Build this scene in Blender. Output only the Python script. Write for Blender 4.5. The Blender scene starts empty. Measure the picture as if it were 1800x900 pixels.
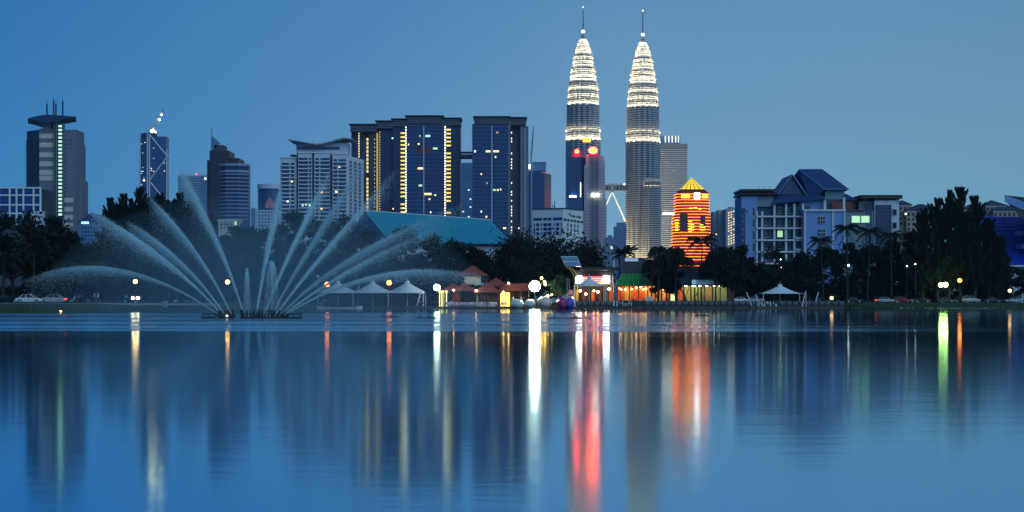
import bpy, math, random
import numpy as np

# ------------------------------------------------------------------ camera, sky, sun, exposure
SC = bpy.context.scene
COL = SC.collection
F = 2957.0            # focal length in photo pixels (1800 wide)
CH = 1.6              # eye height above the lake
G = 1.3               # height of the park ground above the lake
R = math.radians
cam = bpy.data.cameras.new('camera'); cam_o = bpy.data.objects.new('camera', cam)
COL.objects.link(cam_o); SC.camera = cam_o
cam_o.location = (0, 0, CH); cam_o.rotation_euler = (R(90), 0, 0)
cam.sensor_width = 36; cam.lens = F / 1800 * 36; cam.shift_y = 80 / 1800
cam.clip_start = 0.5; cam.clip_end = 20000

SUN_ROT, SUN_EL = 150, 8
MIST, HAZE = True, 0.00005
W = bpy.data.worlds.new('World'); SC.world = W; W.use_nodes = True
nt = W.node_tree; nd = nt.nodes; lk = nt.links
bg = nd['Background']
sky = nd.new('ShaderNodeTexSky'); sky.sky_type = 'NISHITA'; sky.sun_disc = False
sky.sun_elevation = R(SUN_EL); sky.sun_rotation = R(SUN_ROT)
sky.ozone_density = 6.0; sky.dust_density = 0.6; sky.air_density = 1.0
tc = nd.new('ShaderNodeTexCoord'); sep = nd.new('ShaderNodeSeparateXYZ'); lk.new(tc.outputs['Generated'], sep.inputs[0])
def wmath(op, a, b=None, clamp=False):
    m = nd.new('ShaderNodeMath'); m.operation = op; m.use_clamp = clamp
    for i, q in enumerate((a, b)):
        if q is None: continue
        if isinstance(q, (int, float)): m.inputs[i].default_value = q
        else: lk.new(q, m.inputs[i])
    return m.outputs[0]
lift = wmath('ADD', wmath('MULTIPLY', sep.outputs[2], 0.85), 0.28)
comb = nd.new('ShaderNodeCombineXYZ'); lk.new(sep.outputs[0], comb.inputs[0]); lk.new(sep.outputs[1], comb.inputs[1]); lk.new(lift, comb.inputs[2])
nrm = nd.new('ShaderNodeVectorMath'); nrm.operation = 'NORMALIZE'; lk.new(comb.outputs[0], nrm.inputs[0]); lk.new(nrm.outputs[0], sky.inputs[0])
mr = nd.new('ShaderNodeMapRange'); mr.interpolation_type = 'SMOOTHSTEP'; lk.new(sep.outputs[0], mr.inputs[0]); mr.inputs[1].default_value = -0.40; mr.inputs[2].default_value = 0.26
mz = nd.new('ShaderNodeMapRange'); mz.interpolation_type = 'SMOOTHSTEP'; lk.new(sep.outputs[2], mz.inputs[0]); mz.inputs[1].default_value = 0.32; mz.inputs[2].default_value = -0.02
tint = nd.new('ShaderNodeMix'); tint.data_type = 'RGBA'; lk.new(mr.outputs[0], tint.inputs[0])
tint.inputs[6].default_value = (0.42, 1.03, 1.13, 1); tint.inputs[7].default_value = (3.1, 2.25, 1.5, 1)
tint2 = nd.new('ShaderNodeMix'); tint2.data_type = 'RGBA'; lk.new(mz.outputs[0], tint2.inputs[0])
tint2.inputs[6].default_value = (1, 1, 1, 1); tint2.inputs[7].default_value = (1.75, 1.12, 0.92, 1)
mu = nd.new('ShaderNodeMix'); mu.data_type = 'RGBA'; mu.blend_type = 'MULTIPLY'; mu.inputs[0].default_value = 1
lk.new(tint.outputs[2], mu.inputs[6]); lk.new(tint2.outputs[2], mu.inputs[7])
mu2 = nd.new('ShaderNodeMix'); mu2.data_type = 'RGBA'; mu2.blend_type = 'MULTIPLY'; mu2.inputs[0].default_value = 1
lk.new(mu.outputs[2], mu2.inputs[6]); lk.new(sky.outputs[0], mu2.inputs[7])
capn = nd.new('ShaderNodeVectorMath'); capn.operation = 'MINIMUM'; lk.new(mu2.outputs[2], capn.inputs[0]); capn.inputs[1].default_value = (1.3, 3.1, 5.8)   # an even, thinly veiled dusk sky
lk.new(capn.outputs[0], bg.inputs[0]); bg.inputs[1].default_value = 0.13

sl = bpy.data.lights.new('sun', 'SUN'); sl.energy = 1.1; sl.angle = R(55); sl.color = (0.5, 0.77, 1.0)
so = bpy.data.objects.new('sun', sl); COL.objects.link(so)
from mathutils import Vector, Matrix
sd = Vector((math.sin(R(SUN_ROT)) * math.cos(R(34)), math.cos(R(SUN_ROT)) * math.cos(R(34)), math.sin(R(34))))
so.rotation_euler = sd.to_track_quat('Z', 'Y').to_euler()
SC.view_settings.view_transform = 'Standard'; SC.view_settings.look = 'None'
SC.view_settings.exposure = 0; SC.view_settings.gamma = 1; SC.view_settings.use_curve_mapping = False
cy = SC.cycles
cy.use_denoising = True; cy.max_bounces = 7; cy.diffuse_bounces = 4; cy.glossy_bounces = 3; cy.transparent_max_bounces = 12
cy.transmission_bounces = 3; cy.volume_bounces = 0; cy.sample_clamp_indirect = 4; cy.caustics_reflective = False; cy.caustics_refractive = False

# ------------------------------------------------------------------ helpers
RNG = random.Random(7)
def X(p, D): return (p - 900) * D / F
def Z(p, D): return CH + (530 - p) * D / F

def mat(name, col, rough=0.6, metal=0.0, emit=None, es=0.0, var=0.0, scale=0.5, spec=0.5, sample='AUTO', bump=0.0, stretch=(1, 1, 1)):
    m = bpy.data.materials.new(name); m.use_nodes = True
    t = m.node_tree; b = t.nodes['Principled BSDF']
    c = (*col, 1)
    b.inputs['Base Color'].default_value = c; b.inputs['Roughness'].default_value = rough
    b.inputs['Metallic'].default_value = metal; b.inputs['Specular IOR Level'].default_value = spec
    if var or bump:
        tx = t.nodes.new('ShaderNodeTexCoord'); mp = t.nodes.new('ShaderNodeMapping'); no = t.nodes.new('ShaderNodeTexNoise')
        mp.inputs['Scale'].default_value = stretch
        t.links.new(tx.outputs['Object'], mp.inputs[0]); t.links.new(mp.outputs[0], no.inputs['Vector'])
        no.inputs['Scale'].default_value = scale; no.inputs['Detail'].default_value = 4
        if var:
            mx = t.nodes.new('ShaderNodeMix'); mx.data_type = 'RGBA'
            mx.inputs[6].default_value = (*[max(0, v * (1 - var)) for v in col], 1); mx.inputs[7].default_value = (*[min(1, v * (1 + var)) for v in col], 1)
            t.links.new(no.outputs[0], mx.inputs[0]); t.links.new(mx.outputs[2], b.inputs['Base Color'])
        if bump:
            bm = t.nodes.new('ShaderNodeBump'); bm.inputs['Strength'].default_value = bump; t.links.new(no.outputs[0], bm.inputs['Height']); t.links.new(bm.outputs[0], b.inputs['Normal'])
    if emit:
        b.inputs['Emission Color'].default_value = (*emit, 1); b.inputs['Emission Strength'].default_value = es
    m.cycles.emission_sampling = sample if emit else 'NONE'
    return m

class MB:
    def __init__(s): s.v = []; s.f = []; s.m = []
    def add(s, vs, fs, mi=0):
        o = len(s.v); s.v += vs; s.f += [tuple(i + o for i in f) for f in fs]; s.m += [mi] * len(fs); return s
    def box(s, x0, x1, y0, y1, z0, z1, mi=0):
        return s.add([(x0,y0,z0),(x1,y0,z0),(x1,y1,z0),(x0,y1,z0),(x0,y0,z1),(x1,y0,z1),(x1,y1,z1),(x0,y1,z1)],
                     [(0,3,2,1),(4,5,6,7),(0,1,5,4),(1,2,6,5),(2,3,7,6),(3,0,4,7)], mi)
    def loft(s, rings, mis=0, cap0=True, cap1=True):
        n = len(rings[0]); vs = [p for r in rings for p in r]; o = len(s.v); s.v += vs
        for k in range(len(rings) - 1):
            mi = mis if isinstance(mis, int) else mis[k]
            for i in range(n):
                j = (i + 1) % n
                s.f.append((o+k*n+i, o+k*n+j, o+(k+1)*n+j, o+(k+1)*n+i)); s.m.append(mi)
        e = mis if isinstance(mis, int) else mis[-1]
        if cap0: s.f.append(tuple(o + i for i in reversed(range(n)))); s.m.append(e)
        if cap1: s.f.append(tuple(o + (len(rings)-1)*n + i for i in range(n))); s.m.append(e)
        return s
    def prism(s, poly, z0, z1, mi=0, poly2=None):
        return s.loft([[(x, y, z0) for x, y in poly], [(x, y, z1) for x, y in (poly2 or poly)]], mi)
    def tube(s, pts, r0, r1=None, n=6, mi=0):
        r1 = r0 if r1 is None else r1; P = [Vector(p) for p in pts]; rings = []
        for i, p in enumerate(P):
            d = (P[min(i+1, len(P)-1)] - P[max(i-1, 0)]).normalized()
            u = d.cross(Vector((0.31, 0.95, 0.07) if abs(d.y) < 0.9 else (1, 0, 0))).normalized(); w = d.cross(u)
            r = r0 + (r1 - r0) * i / max(1, len(P) - 1)
            rings.append([tuple(p + (u * math.cos(a) + w * math.sin(a)) * r) for a in [k * 2 * math.pi / n for k in range(n)]])
        return s.loft(rings, mi)
    def bar(s, a, b, t, mi=0): return s.tube([a, b], t * 0.7, n=4, mi=mi)
    def lathe(s, prof, cx=0, cyy=0, n=12, mi=0):
        return s.loft([[(cx + r * math.cos(k*2*math.pi/n), cyy + r * math.sin(k*2*math.pi/n), z) for k in range(n)] for r, z in prof], mi)
    def sphere(s, c, rx, ry=None, rz=None, n=12, m=7, mi=0):
        ry = ry or rx; rz = rz or rx
        return s.loft([[(c[0]+rx*math.sin(t)*math.cos(a), c[1]+ry*math.sin(t)*math.sin(a), c[2]-rz*math.cos(t)) for a in [k*2*math.pi/n for k in range(n)]]
                       for t in [max(0.05, min(math.pi-0.05, math.pi*j/m)) for j in range(m+1)]], mi)
    def mesh(s, name, mats, smooth=False):
        me = bpy.data.meshes.new(name); me.from_pydata([tuple(map(float, v)) for v in s.v], [], s.f)
        for m in (mats if isinstance(mats, (list, tuple)) else [mats]): me.materials.append(m)
        if any(s.m): me.polygons.foreach_set('material_index', s.m)
        if smooth: me.polygons.foreach_set('use_smooth', [True] * len(s.f))
        me.update(); return me
    def build(s, name, mats, parent=None, loc=(0,0,0), rz=0, smooth=False):
        return inst(s.mesh(name, mats, smooth), name, parent, loc, rz)

def inst(me, name, parent=None, loc=(0,0,0), rz=0, sc=None):
    o = bpy.data.objects.new(name, me); COL.objects.link(o); o.parent = parent; o.location = loc; o.rotation_euler = (0, 0, rz)
    if sc is not None: o.scale = sc if isinstance(sc, (tuple, list)) else (sc, sc, sc)
    return o
def tag(o, label=None, cat=None, group=None, kind=None):
    if label: o['label'] = label
    if cat: o['category'] = cat
    if group: o['group'] = group
    if kind: o['kind'] = kind
    return o
def thing(name, label, cat, loc=(0,0,0), group=None, rz=0):
    o = bpy.data.objects.new(name, None); COL.objects.link(o); o.location = loc; o.rotation_euler = (0, 0, rz); o.empty_display_size = 0.2
    return tag(o, label, cat, group)
def kids(o): return [c for c in bpy.data.objects if c.parent == o]
def copy_tree(o, parent=None, tree=None):
    c = o.copy(); COL.objects.link(c); c.parent = parent
    for ch in kids(o): copy_tree(ch, c)
    return c
class Bd:
    """a building: front at distance D, pixel column px; X/Z turn photo measures into metres at that distance"""
    def __init__(s, name, label, px, D, cat='building', group=None):
        s.D = D; s.px = px; s.k = D / F; s.x0 = X(px, D)
        s.r = thing(name, label, cat, (s.x0, D, G), group)
    def X(s, p, y=0): return X(p, s.D + y) - s.x0
    def Z(s, p, y=0): return Z(p, s.D + y) - G
    def part(s, name, mb, m, parent=None, smooth=False, kind=None):
        o = mb.build(name, m, parent or s.r, smooth=smooth)
        if kind: o['kind'] = kind
        return o
    def piece(s, me, name, x, y, z, parent=None, sc=None): return inst(me, name, parent or s.r, (x, y, z), 0, sc)
def unit_box(name, m):
    return MB().box(-.5,.5,-.5,.5,-.5,.5).mesh(name, m)

# ------------------------------------------------------------------ materials
M = {}
M['white'] = mat('white_paint', (.74,.75,.76), .6, var=.1, scale=.15)
M['white_b'] = mat('white_render', (.56,.6,.68), .7, var=.12, scale=.1)
M['cream'] = mat('cream_render', (.6,.56,.45), .7, var=.1, scale=.1)
M['grey'] = mat('grey_concrete', (.16,.165,.22), .75, var=.12, scale=.05)
M['greyd'] = mat('dark_concrete', (.055,.06,.09), .75, var=.15, scale=.05)
M['navy'] = mat('navy_cladding', (.01,.026,.1), .45, var=.2, scale=.05)
M['glass'] = mat('blue_glass', (.006,.04,.19), .12, var=.35, scale=.12, spec=.6)
M['glassd'] = mat('dark_glass', (.005,.01,.03), .15, var=.3, scale=.2, spec=.5)
M['glassp'] = mat('pale_glass', (.09,.2,.36), .2, var=.15, scale=.08)
M['steel'] = mat('bright_steel', (.46,.45,.47), .42, .55, var=.08, scale=.05)
M['metal'] = mat('grey_metal', (.3,.31,.33), .45, .5)
M['dark'] = mat('dark_metal', (.02,.022,.026), .5, .3)
M['black'] = mat('black_paint', (.012,.012,.014), .5)
M['turq'] = mat('turquoise_roof', (.03,.36,.46), .5, var=.1, scale=.08, stretch=(1,1,3))
M['tile'] = mat('red_roof_tile', (.3,.065,.04), .7, var=.25, scale=.8, bump=.3)
M['broof'] = mat('blue_roof', (.02,.05,.16), .55, var=.15, scale=.3)
M['bwall'] = mat('pale_blue_wall', (.17,.3,.6), .7, var=.08, scale=.15)
M['bwall2'] = mat('slate_siding', (.035,.06,.13), .6, var=.12, scale=.5)
M['teal'] = mat('grey_green_wall', (.17,.25,.3), .7, var=.1, scale=.2)
M['brick'] = mat('brick_red_wall', (.18,.04,.03), .7, var=.2, scale=.5)
M['peach'] = mat('peach_wall', (.42,.3,.22), .7, var=.15, scale=.1)
M['maroon'] = mat('maroon_stone', (.17,.03,.014), .6, var=.15, scale=.1)
M['membrane'] = mat('white_membrane', (.78,.8,.82), .55, var=.05, scale=.4)
M['wood'] = mat('timber_deck', (.09,.06,.04), .7, var=.3, scale=2)
M['green_roof'] = mat('green_tarp', (.02,.27,.05), .5, var=.2, scale=.8)
M['bark'] = mat('bark', (.035,.027,.02), .9, var=.3, scale=2)
M['tyre'] = mat('tyre_rubber', (.012,.012,.012), .8)
M['rim'] = mat('wheel_rim', (.45,.46,.48), .35, .7)
M['carglass'] = mat('car_glass', (.012,.016,.02), .08)
M['skin'] = mat('skin', (.3,.17,.11), .6)
def E(name, col, s, sample='AUTO'): M[name] = mat(name, tuple(min(.8, c) for c in col), .5, emit=col, es=s, sample=sample); return M[name]
E('win_warm', (1,.72,.32), 1.6, 'NONE'); E('win_white', (1,.93,.72), 2.0, 'NONE'); E('win_gold', (1,.7,.2), 1.1, 'NONE'); E('win_cyan', (.5,1,.9), 1.2, 'NONE')
E('win_green', (.55,1,.5), .8, 'NONE'); E('win_dim', (.8,.55,.28), .35, 'NONE')
E('strip_green', (.6,1,.6), .9, 'NONE')
E('flood_warm', (1,.9,.62), 26); E('flood_hot', (1,.88,.6), 60)
E('lamp_amber', (1,.45,.09), 26); E('lamp_orange', (1,.2,.03), 22); E('lamp_white', (.9,1,.75), 60); E('lamp_star', (.95,1,.72), 420); E('lamp_green', (.6,1,.25), 40)
E('red_disc', (1,.006,.007), 110); E('red_core', (1,.42,.01), 9); E('orange_band', (1,.13,.006), 14); E('yellow_pane_glow', (1,.42,.03), 5); E('pyr_panel', (1,.66,.03), 1.1); E('white_panel', (1,.9,.8), 12)
E('sign_white', (1,.97,.88), 22); E('sign_red', (1,.05,.05), 2.4); E('inner_yellow', (1,.62,.12), 2.2); E('bulb', (1,.55,.18), 60); E('tube', (.95,1,.75), 14)
M['wall_ochre'] = mat('ochre_wall', (.75,.5,.14), .8, var=.3, scale=.8); M['wall_red'] = mat('orange_wall', (.7,.16,.05), .8, var=.35, scale=.8); M['wall_lime'] = mat('lime_wall', (.6,.62,.2), .8, var=.25, scale=.8); M['inner_orange'] = mat('lit_orange', (.8,.25,.05), .5, emit=(1,.2,.03), es=1.2)
E('tail_red', (1,.03,.03), 8, 'NONE'); E('crane_lamp', (1,.8,.3), 30, 'NONE')
E('sign_text', (.6,.75,1), .14, 'NONE')
# ------------------------------------------------------------------ the setting: lake, park ground
def water_material():
    m = bpy.data.materials.new('lake_water'); m.use_nodes = True; t = m.node_tree; n = t.nodes; L = t.links
    b = n['Principled BSDF']
    tx = n.new('ShaderNodeTexCoord')
    def noise(scale, st, detail=3):
        mp = n.new('ShaderNodeMapping'); mp.inputs['Scale'].default_value = st; no = n.new('ShaderNodeTexNoise')
        no.inputs['Scale'].default_value = scale; no.inputs['Detail'].default_value = detail
        L.new(tx.outputs['Object'], mp.inputs[0]); L.new(mp.outputs[0], no.inputs['Vector']); return no.outputs[0]
    def mth(op, a, b2=None, clamp=False):
        q = n.new('ShaderNodeMath'); q.operation = op; q.use_clamp = clamp
        for i, v in enumerate((a, b2)):
            if v is None: continue
            if isinstance(v, (int, float)): q.inputs[i].default_value = v
            else: L.new(v, q.inputs[i])
        return q.outputs[0]
    sp = n.new('ShaderNodeSeparateXYZ'); L.new(tx.outputs['Object'], sp.inputs[0])
    # water ruffled by the falling jets: long patches around the fountain, fading out sideways
    band = n.new('ShaderNodeMapRange'); band.interpolation_type = 'SMOOTHSTEP'; L.new(sp.outputs[1], band.inputs[0]); band.inputs[1].default_value = 70; band.inputs[2].default_value = 104
    band2 = n.new('ShaderNodeMapRange'); band2.interpolation_type = 'SMOOTHSTEP'; L.new(sp.outputs[1], band2.inputs[0]); band2.inputs[1].default_value = 260; band2.inputs[2].default_value = 205
    side = n.new('ShaderNodeMapRange'); side.interpolation_type = 'SMOOTHSTEP'; L.new(sp.outputs[0], side.inputs[0]); side.inputs[1].default_value = 34; side.inputs[2].default_value = -4
    streak = noise(.1, (.06, 1, 1), 4)
    st2 = n.new('ShaderNodeMapRange'); L.new(streak, st2.inputs[0]); st2.inputs[1].default_value = .42; st2.inputs[2].default_value = .62
    edge = mth('MULTIPLY', band.outputs[0], band2.outputs[0])
    core = mth('MULTIPLY', edge, mth('ADD', mth('MULTIPLY', side.outputs[0], mth('ADD', mth('MULTIPLY', st2.outputs[0], .6), .35)), mth('MULTIPLY', st2.outputs[0], .1), True))
    near = n.new('ShaderNodeMapRange'); near.interpolation_type = 'SMOOTHSTEP'; L.new(sp.outputs[1], near.inputs[0]); near.inputs[1].default_value = 95; near.inputs[2].default_value = 26
    rough = mth('ADD', mth('MULTIPLY', core, .22), mth('ADD', mth('MULTIPLY', near.outputs[0], .05), .048))
    w1 = noise(.9, (.35, 1, 1), 3); w2 = noise(.16, (.25, 1, 1), 2)
    h = mth('MULTIPLY', mth('ADD', mth('MULTIPLY', w1, .006), mth('MULTIPLY', w2, .02)), mth('ADD', mth('MULTIPLY', near.outputs[0], .75), .25))
    h = mth('ADD', h, mth('MULTIPLY', mth('MULTIPLY', noise(2.6, (.45, 1, 1), 2), near.outputs[0]), .005))
    h = mth('ADD', h, mth('MULTIPLY', mth('MULTIPLY', noise(.2, (.04, 1, 1), 1), core), .25))
    bp = n.new('ShaderNodeBump'); bp.inputs['Strength'].default_value = .3; bp.inputs['Distance'].default_value = 1.0; L.new(h, bp.inputs['Height'])
    # reflection deepens to blue where the eye looks down into the lake more steeply
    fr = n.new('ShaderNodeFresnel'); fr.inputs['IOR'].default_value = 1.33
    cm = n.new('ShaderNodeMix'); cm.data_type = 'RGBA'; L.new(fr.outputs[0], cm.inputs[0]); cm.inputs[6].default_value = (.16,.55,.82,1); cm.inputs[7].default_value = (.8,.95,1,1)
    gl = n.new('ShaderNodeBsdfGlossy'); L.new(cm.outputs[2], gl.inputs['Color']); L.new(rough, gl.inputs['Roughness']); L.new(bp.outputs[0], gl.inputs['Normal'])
    df = n.new('ShaderNodeBsdfDiffuse'); df.inputs[0].default_value = (.002,.03,.09,1)
    ms = n.new('ShaderNodeMixShader'); ms.inputs[0].default_value = .94; L.new(df.outputs[0], ms.inputs[1]); L.new(gl.outputs[0], ms.inputs[2]); L.new(ms.outputs[0], n['Material Output'].inputs[0]); n.remove(b)
    return m
lake = MB().add([(-1500,-400,0),(1500,-400,0),(1500,520,0),(-1500,520,0)], [(0,1,2,3)]).build('lake', water_material())
tag(lake, kind='structure')

SH = [(-3000,232),(-160,232),(-110,236),(-70,241),(-50,262),(-47.5,330),(-46,413),(76,413),(80,397),(84,393),(100,392),(128,394),(3000,380)]
def shore(x):
    for (a, ya), (b, yb) in zip(SH, SH[1:]):
        if a <= x <= b: return ya + (yb - ya) * (x - a) / (b - a)
    return 390
xs = sorted(set([-6000,-3000,-1500,-600] + list(np.arange(-300, 301, 4.0)) + [600,1500,3000,6000]))
rows = []
rg = random.Random(3)
M['grass'] = mat('lawn', (.022,.05,.014), .9, var=.45, scale=.35, bump=.4)
prof = [(0,-.8),(.3,.12),(1.5,.45),(5,.8),(10,1.05),(16,G),(60,G),(9000,G)]
g = MB()
for x in xs:
    y0 = shore(x) + (rg.uniform(-.5,.5) if abs(x) < 301 else 0)
    wide = 1.0 if x < -50 else .16
    g.v += [(x, (y0 + d * (wide if d < 20 else 1)) if d < 8000 else 12000, z + (rg.uniform(-.05,.05) if 0 < d < 12 else 0)) for d, z in prof]
n = len(prof)
for i in range(len(xs)-1):
    for j in range(n-1):
        g.f.append((i*n+j, (i+1)*n+j, (i+1)*n+j+1, i*n+j+1)); g.m.append(0)
tag(g.build('park_ground', M['grass'], smooth=True), kind='structure')
M['asphalt'] = mat('asphalt', (.05,.05,.052), .85, var=.2, scale=1.5)
M['path'] = mat('concrete_path', (.34,.35,.36), .8, var=.15, scale=.6)
road = MB().box(-900, 900, 428, 437, G-.3, G+.004)
tag(road.build('lakeside_road', M['asphalt']), kind='structure')
pth = MB().box(-300, -46, 262, 265.5, G-.3, G+.05)
tag(pth.build('lakeside_path', M['path']), kind='structure')
# stone edging along the right hand bank
M['stone'] = mat('edge_stone', (.3,.3,.29), .8, var=.25, scale=1)

# ------------------------------------------------------------------ distant towers
def floors(mb, x0, x1, y0, y1, z0, z1, pitch, h, mi=0, out=.3):
    z = z0
    while z + h < z1: mb.box(x0-out, x1+out, y0-out, y1+out, z, z+h, mi); z += pitch
    return mb
def grid_windows(mb, x0, x1, y, z0, z1, nx, nz, fw=.55, fh=.55, mi=0, d=.12):
    """panes standing d proud of the plane y (towards the camera)"""
    for i in range(nx):
        for j in range(nz):
            cx = x0 + (i + .5) * (x1 - x0) / nx; cz = z0 + (j + .5) * (z1 - z0) / nz
            w = (x1 - x0) / nx * fw / 2; h = (z1 - z0) / nz * fh / 2
            mb.box(cx-w, cx+w, y-d, y+.05, cz-h, cz+h, mi)
    return mb
LIT = {}
def lit(b, px, py, w=2.2, h=2.2, m='win_warm', y=-.35, name='lit_window'):
    """one lit window on the front of building b, size in photo pixels"""
    if m not in LIT: LIT[m] = unit_box('lit_window', M[m])
    return b.piece(LIT[m], name, b.X(px, y), y, b.Z(py, y), sc=(w*b.k, .3, h*b.k))

# --- tower with boat-shaped roof wing and four masts
b = Bd('office_tower', 'tall office tower with boat-shaped roof wing, four masts and green lit stair strip', 90, 1500, 'tower')
k = b.k
b.part('side_wing', MB().prism([(b.X(47,14),14),(b.X(69),0),(b.X(69),30),(b.X(47,30),30)], 0, b.Z(228)), M['navy'])
mb = MB()
for i in range(20):
    z = b.Z(248 + i * 5.2); mb.prism([(b.X(45,13),13),(b.X(69.4),-.8),(b.X(69.4),3),(b.X(46,16),17)], z, z + 1.1)
b.part('balcony_slab', mb, M['greyd'], kind='stuff')
b.part('front_wall', MB().box(b.X(69), b.X(97), 0, 28, 0, b.Z(226)), M['grey'])
band = unit_box('cream_band', M['cream']); 
for py in (239, 255, 272, 288, 303, 313): b.piece(band, 'cream_band', b.X(82.5), .3, b.Z(py), sc=(26.5*k, 1.2, 4.2))
for px_ in (80, 88, 76):
    for py in (241, 252): lit(b, px_, py, 1.6, 1.6, 'win_dim')
b.part('stair_core', MB().box(b.X(95.5), b.X(101.5), -2.2, 6, 0, b.Z(216)), M['greyd'])
for px_ in (96.4, 100.6): b.part('fin', MB().box(b.X(px_)-.35, b.X(px_)+.35, -3.2, -2, 0, b.Z(210)), M['grey'])
b.part('stair_shaft', MB().box(b.X(101.5), b.X(111), -1.2, 6, 0, b.Z(216)), M['navy'])
gl = unit_box('stair_light', M['strip_green'])
for i in range(24): b.piece(gl, 'stair_light', b.X(106.5), -1.3, b.Z(222 + i * 6.75), sc=(6.4*k, .5, 3.6*k))
b.part('slab_block', MB().box(b.X(111), b.X(134), 0, 28, 0, b.Z(228)).box(b.X(134), b.X(136.5), 4, 28, 0, b.Z(250)).box(b.X(136.5), b.X(141), 6, 28, 0, b.Z(316)), M['grey'])
mb = MB()
for i in range(22): mb.box(b.X(113), b.X(115.4), -.2, .4, b.Z(248+i*7), b.Z(246+i*7))
for q in (119, 124):
    for py in (247, 254): mb.box(b.X(q), b.X(q+2), -.2, .4, b.Z(py), b.Z(py-2))
b.part('window_row', mb, M['glassd'], kind='stuff')
for py in (352, 368, 382, 396): b.piece(band, 'cream_band', b.X(121), 0, b.Z(py), sc=(15*k, .8, 4))
rf = []
for i in range(17):
    t = i / 16; px_ = 49 + t * 85
    top = 203.2 + (6.5 * (1 - t / .36) ** 1.3 if t < .36 else 3.5 * ((t - .36) / .64) ** 1.3); bot = top + .7 + 16 * max(0, 1 - ((.36 - t) / .36 if t < .36 else (t - .36) / .64)) ** 1.15
    rf.append((px_, top, bot))
mb = MB(); rings = [[(b.X(p,-8), -8, b.Z(bo)), (b.X(p,34), 34, b.Z(bo)), (b.X(p,34), 34, b.Z(to)), (b.X(p,-8), -8, b.Z(to))] for p, to, bo in rf]
b.part('roof_wing', mb.loft(rings), M['navy'])
mb = MB()
for i in range(6): b.part('roof_column', MB().box(b.X(74+i*2.6), b.X(74.8+i*2.6), 2, 3, b.Z(227), b.Z(217)), M['white'])
b.part('lift_room', MB().box(b.X(72), b.X(92), 8, 22, b.Z(228), b.Z(218)), M['greyd'])
for px_, py in ((77,171),(89,165),(93,171),(105,166)):
    b.part('mast', MB().tube([(b.X(px_),10,b.Z(205)),(b.X(px_),10,b.Z(py+10))], .75, n=8).tube([(b.X(px_),10,b.Z(py+10)),(b.X(px_),10,b.Z(py))], .3, .12), M['navy'])

# --- low building faced with a white grid of glass panes
b = Bd('glass_hall', 'low hall faced with white grid of dark glass panes among left trees', 40, 620, 'building'); k = b.k
b.part('shell', MB().prism([(b.X(-18),.4),(b.X(71),.4),(b.X(71),20),(b.X(-18),20)], 0, b.Z(331)), M['greyd'])
pan = unit_box('pane', M['glass']); xsn = [-16, -2, 17, 29, 41, 59, 71]; zsn = [330, 343, 360, 375, 392]
for i in range(6):
    for j in range(4):
        b.piece(pan, 'pane', b.X((xsn[i]+xsn[i+1])/2), .3, b.Z((zsn[j]+zsn[j+1])/2), sc=((xsn[i+1]-xsn[i])*k, .15, (zsn[j+1]-zsn[j])*k))
for q in xsn: b.part('mullion', MB().box(b.X(q)-.3, b.X(q)+.3, -.1, .5, b.Z(395), b.Z(330)), M['white'])
for q in zsn[:4]: b.part('transom', MB().box(b.X(-16), b.X(71.5), -.14, .5, b.Z(q)-.26, b.Z(q)+.26), M['white'])
b.part('side_annex', MB().box(b.X(58), b.X(80), -3, -.5, 0, b.Z(372)), M['white_b'])

# --- gabled block with lit name board
b = Bd('gabled_block', 'bluish gabled block with one glowing white name board', 160, 1150); k = b.k
b.part('wall', MB().box(b.X(138), b.X(182), 0, 30, 0, b.Z(391)), M['glassp'])
b.part('roof', MB().loft([[(b.X(136),-1,b.Z(391)),(b.X(184),-1,b.Z(391)),(b.X(160),-1,b.Z(374))],[(b.X(136),31,b.Z(391)),(b.X(184),31,b.Z(391)),(b.X(160),31,b.Z(374))]]), M['broof'])
lit(b, 149.5, 391.5, 13, 4, 'win_cyan', -1.4, 'name_board')
b.part('windows', grid_windows(MB(), b.X(142), b.X(180), 0, b.Z(425), b.Z(397), 7, 4), M['glass'], kind='stuff')

# --- diagonal braced tower under construction and its crane
b = Bd('braced_tower', 'blue glass tower with white zigzag diagonal braces, still under construction', 272, 2300, 'tower'); k = b.k
b.part('glass_body', MB().prism([(b.X(246,16),16),(b.X(260),0),(b.X(292),0),(b.X(297,14),14),(b.X(297,50),50),(b.X(246,50),50)], 0, b.Z(240)), M['glass'])
b.part('top_frame', MB().prism([(b.X(246,16),16),(b.X(260),0),(b.X(276),0),(b.X(276,50),50),(b.X(246,50),50)], b.Z(240), b.Z(233)), M['navy'])
mb = MB()
for i in range(36):
    z = b.Z(242+i*3); mb.prism([(b.X(246,16)-.3,16),(b.X(260),-.4),(b.X(292),-.4),(b.X(297.3,14),14),(b.X(297,18),18),(b.X(246,18),18)], z, z+.7)
b.part('floor_edge', mb, mat('floor_edge', (.1,.16,.33), .5), kind='stuff')
def brace(p0, p1, w=2.0): 
    a = (b.X(p0[0],-1.2), -1.2, b.Z(p0[1])); c = (b.X(p1[0],-1.2), -1.2, b.Z(p1[1])); b.part('brace', MB().bar(a, c, w*.75), M['white_b'])
for s_ in (((262,236),(294,275)),((294,275),(262,318)),((262,318),(285,346)),((246,234),(246,345)),((259,234),(259,400)),((262.6,236),(262.6,400)),((293,262),(293,400)),((297,270),(297,400))): brace(*s_)
for i in range(26): lit(b, RNG.choice((249,251,253,255,266,270,278,285,289)), 246+RNG.random()*95, 1.8, .9, 'win_cyan' if RNG.random()<.6 else 'win_white', 8 if i%3==0 else -.6)
lit(b, 253, 317, 3.5, 3, 'win_white', 6)
c = thing('tower_crane', 'lit luffing crane standing on the unfinished braced tower', 'crane', (X(268,2310), 2310, Z(234,2310)))
ck = 2310/F
def cp(px_, py): return ((px_-268)*ck, 0, (234-py)*ck)
MB().bar(cp(266,240), cp(266,230), 1.2).build('mast', M['metal'], c)
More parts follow.
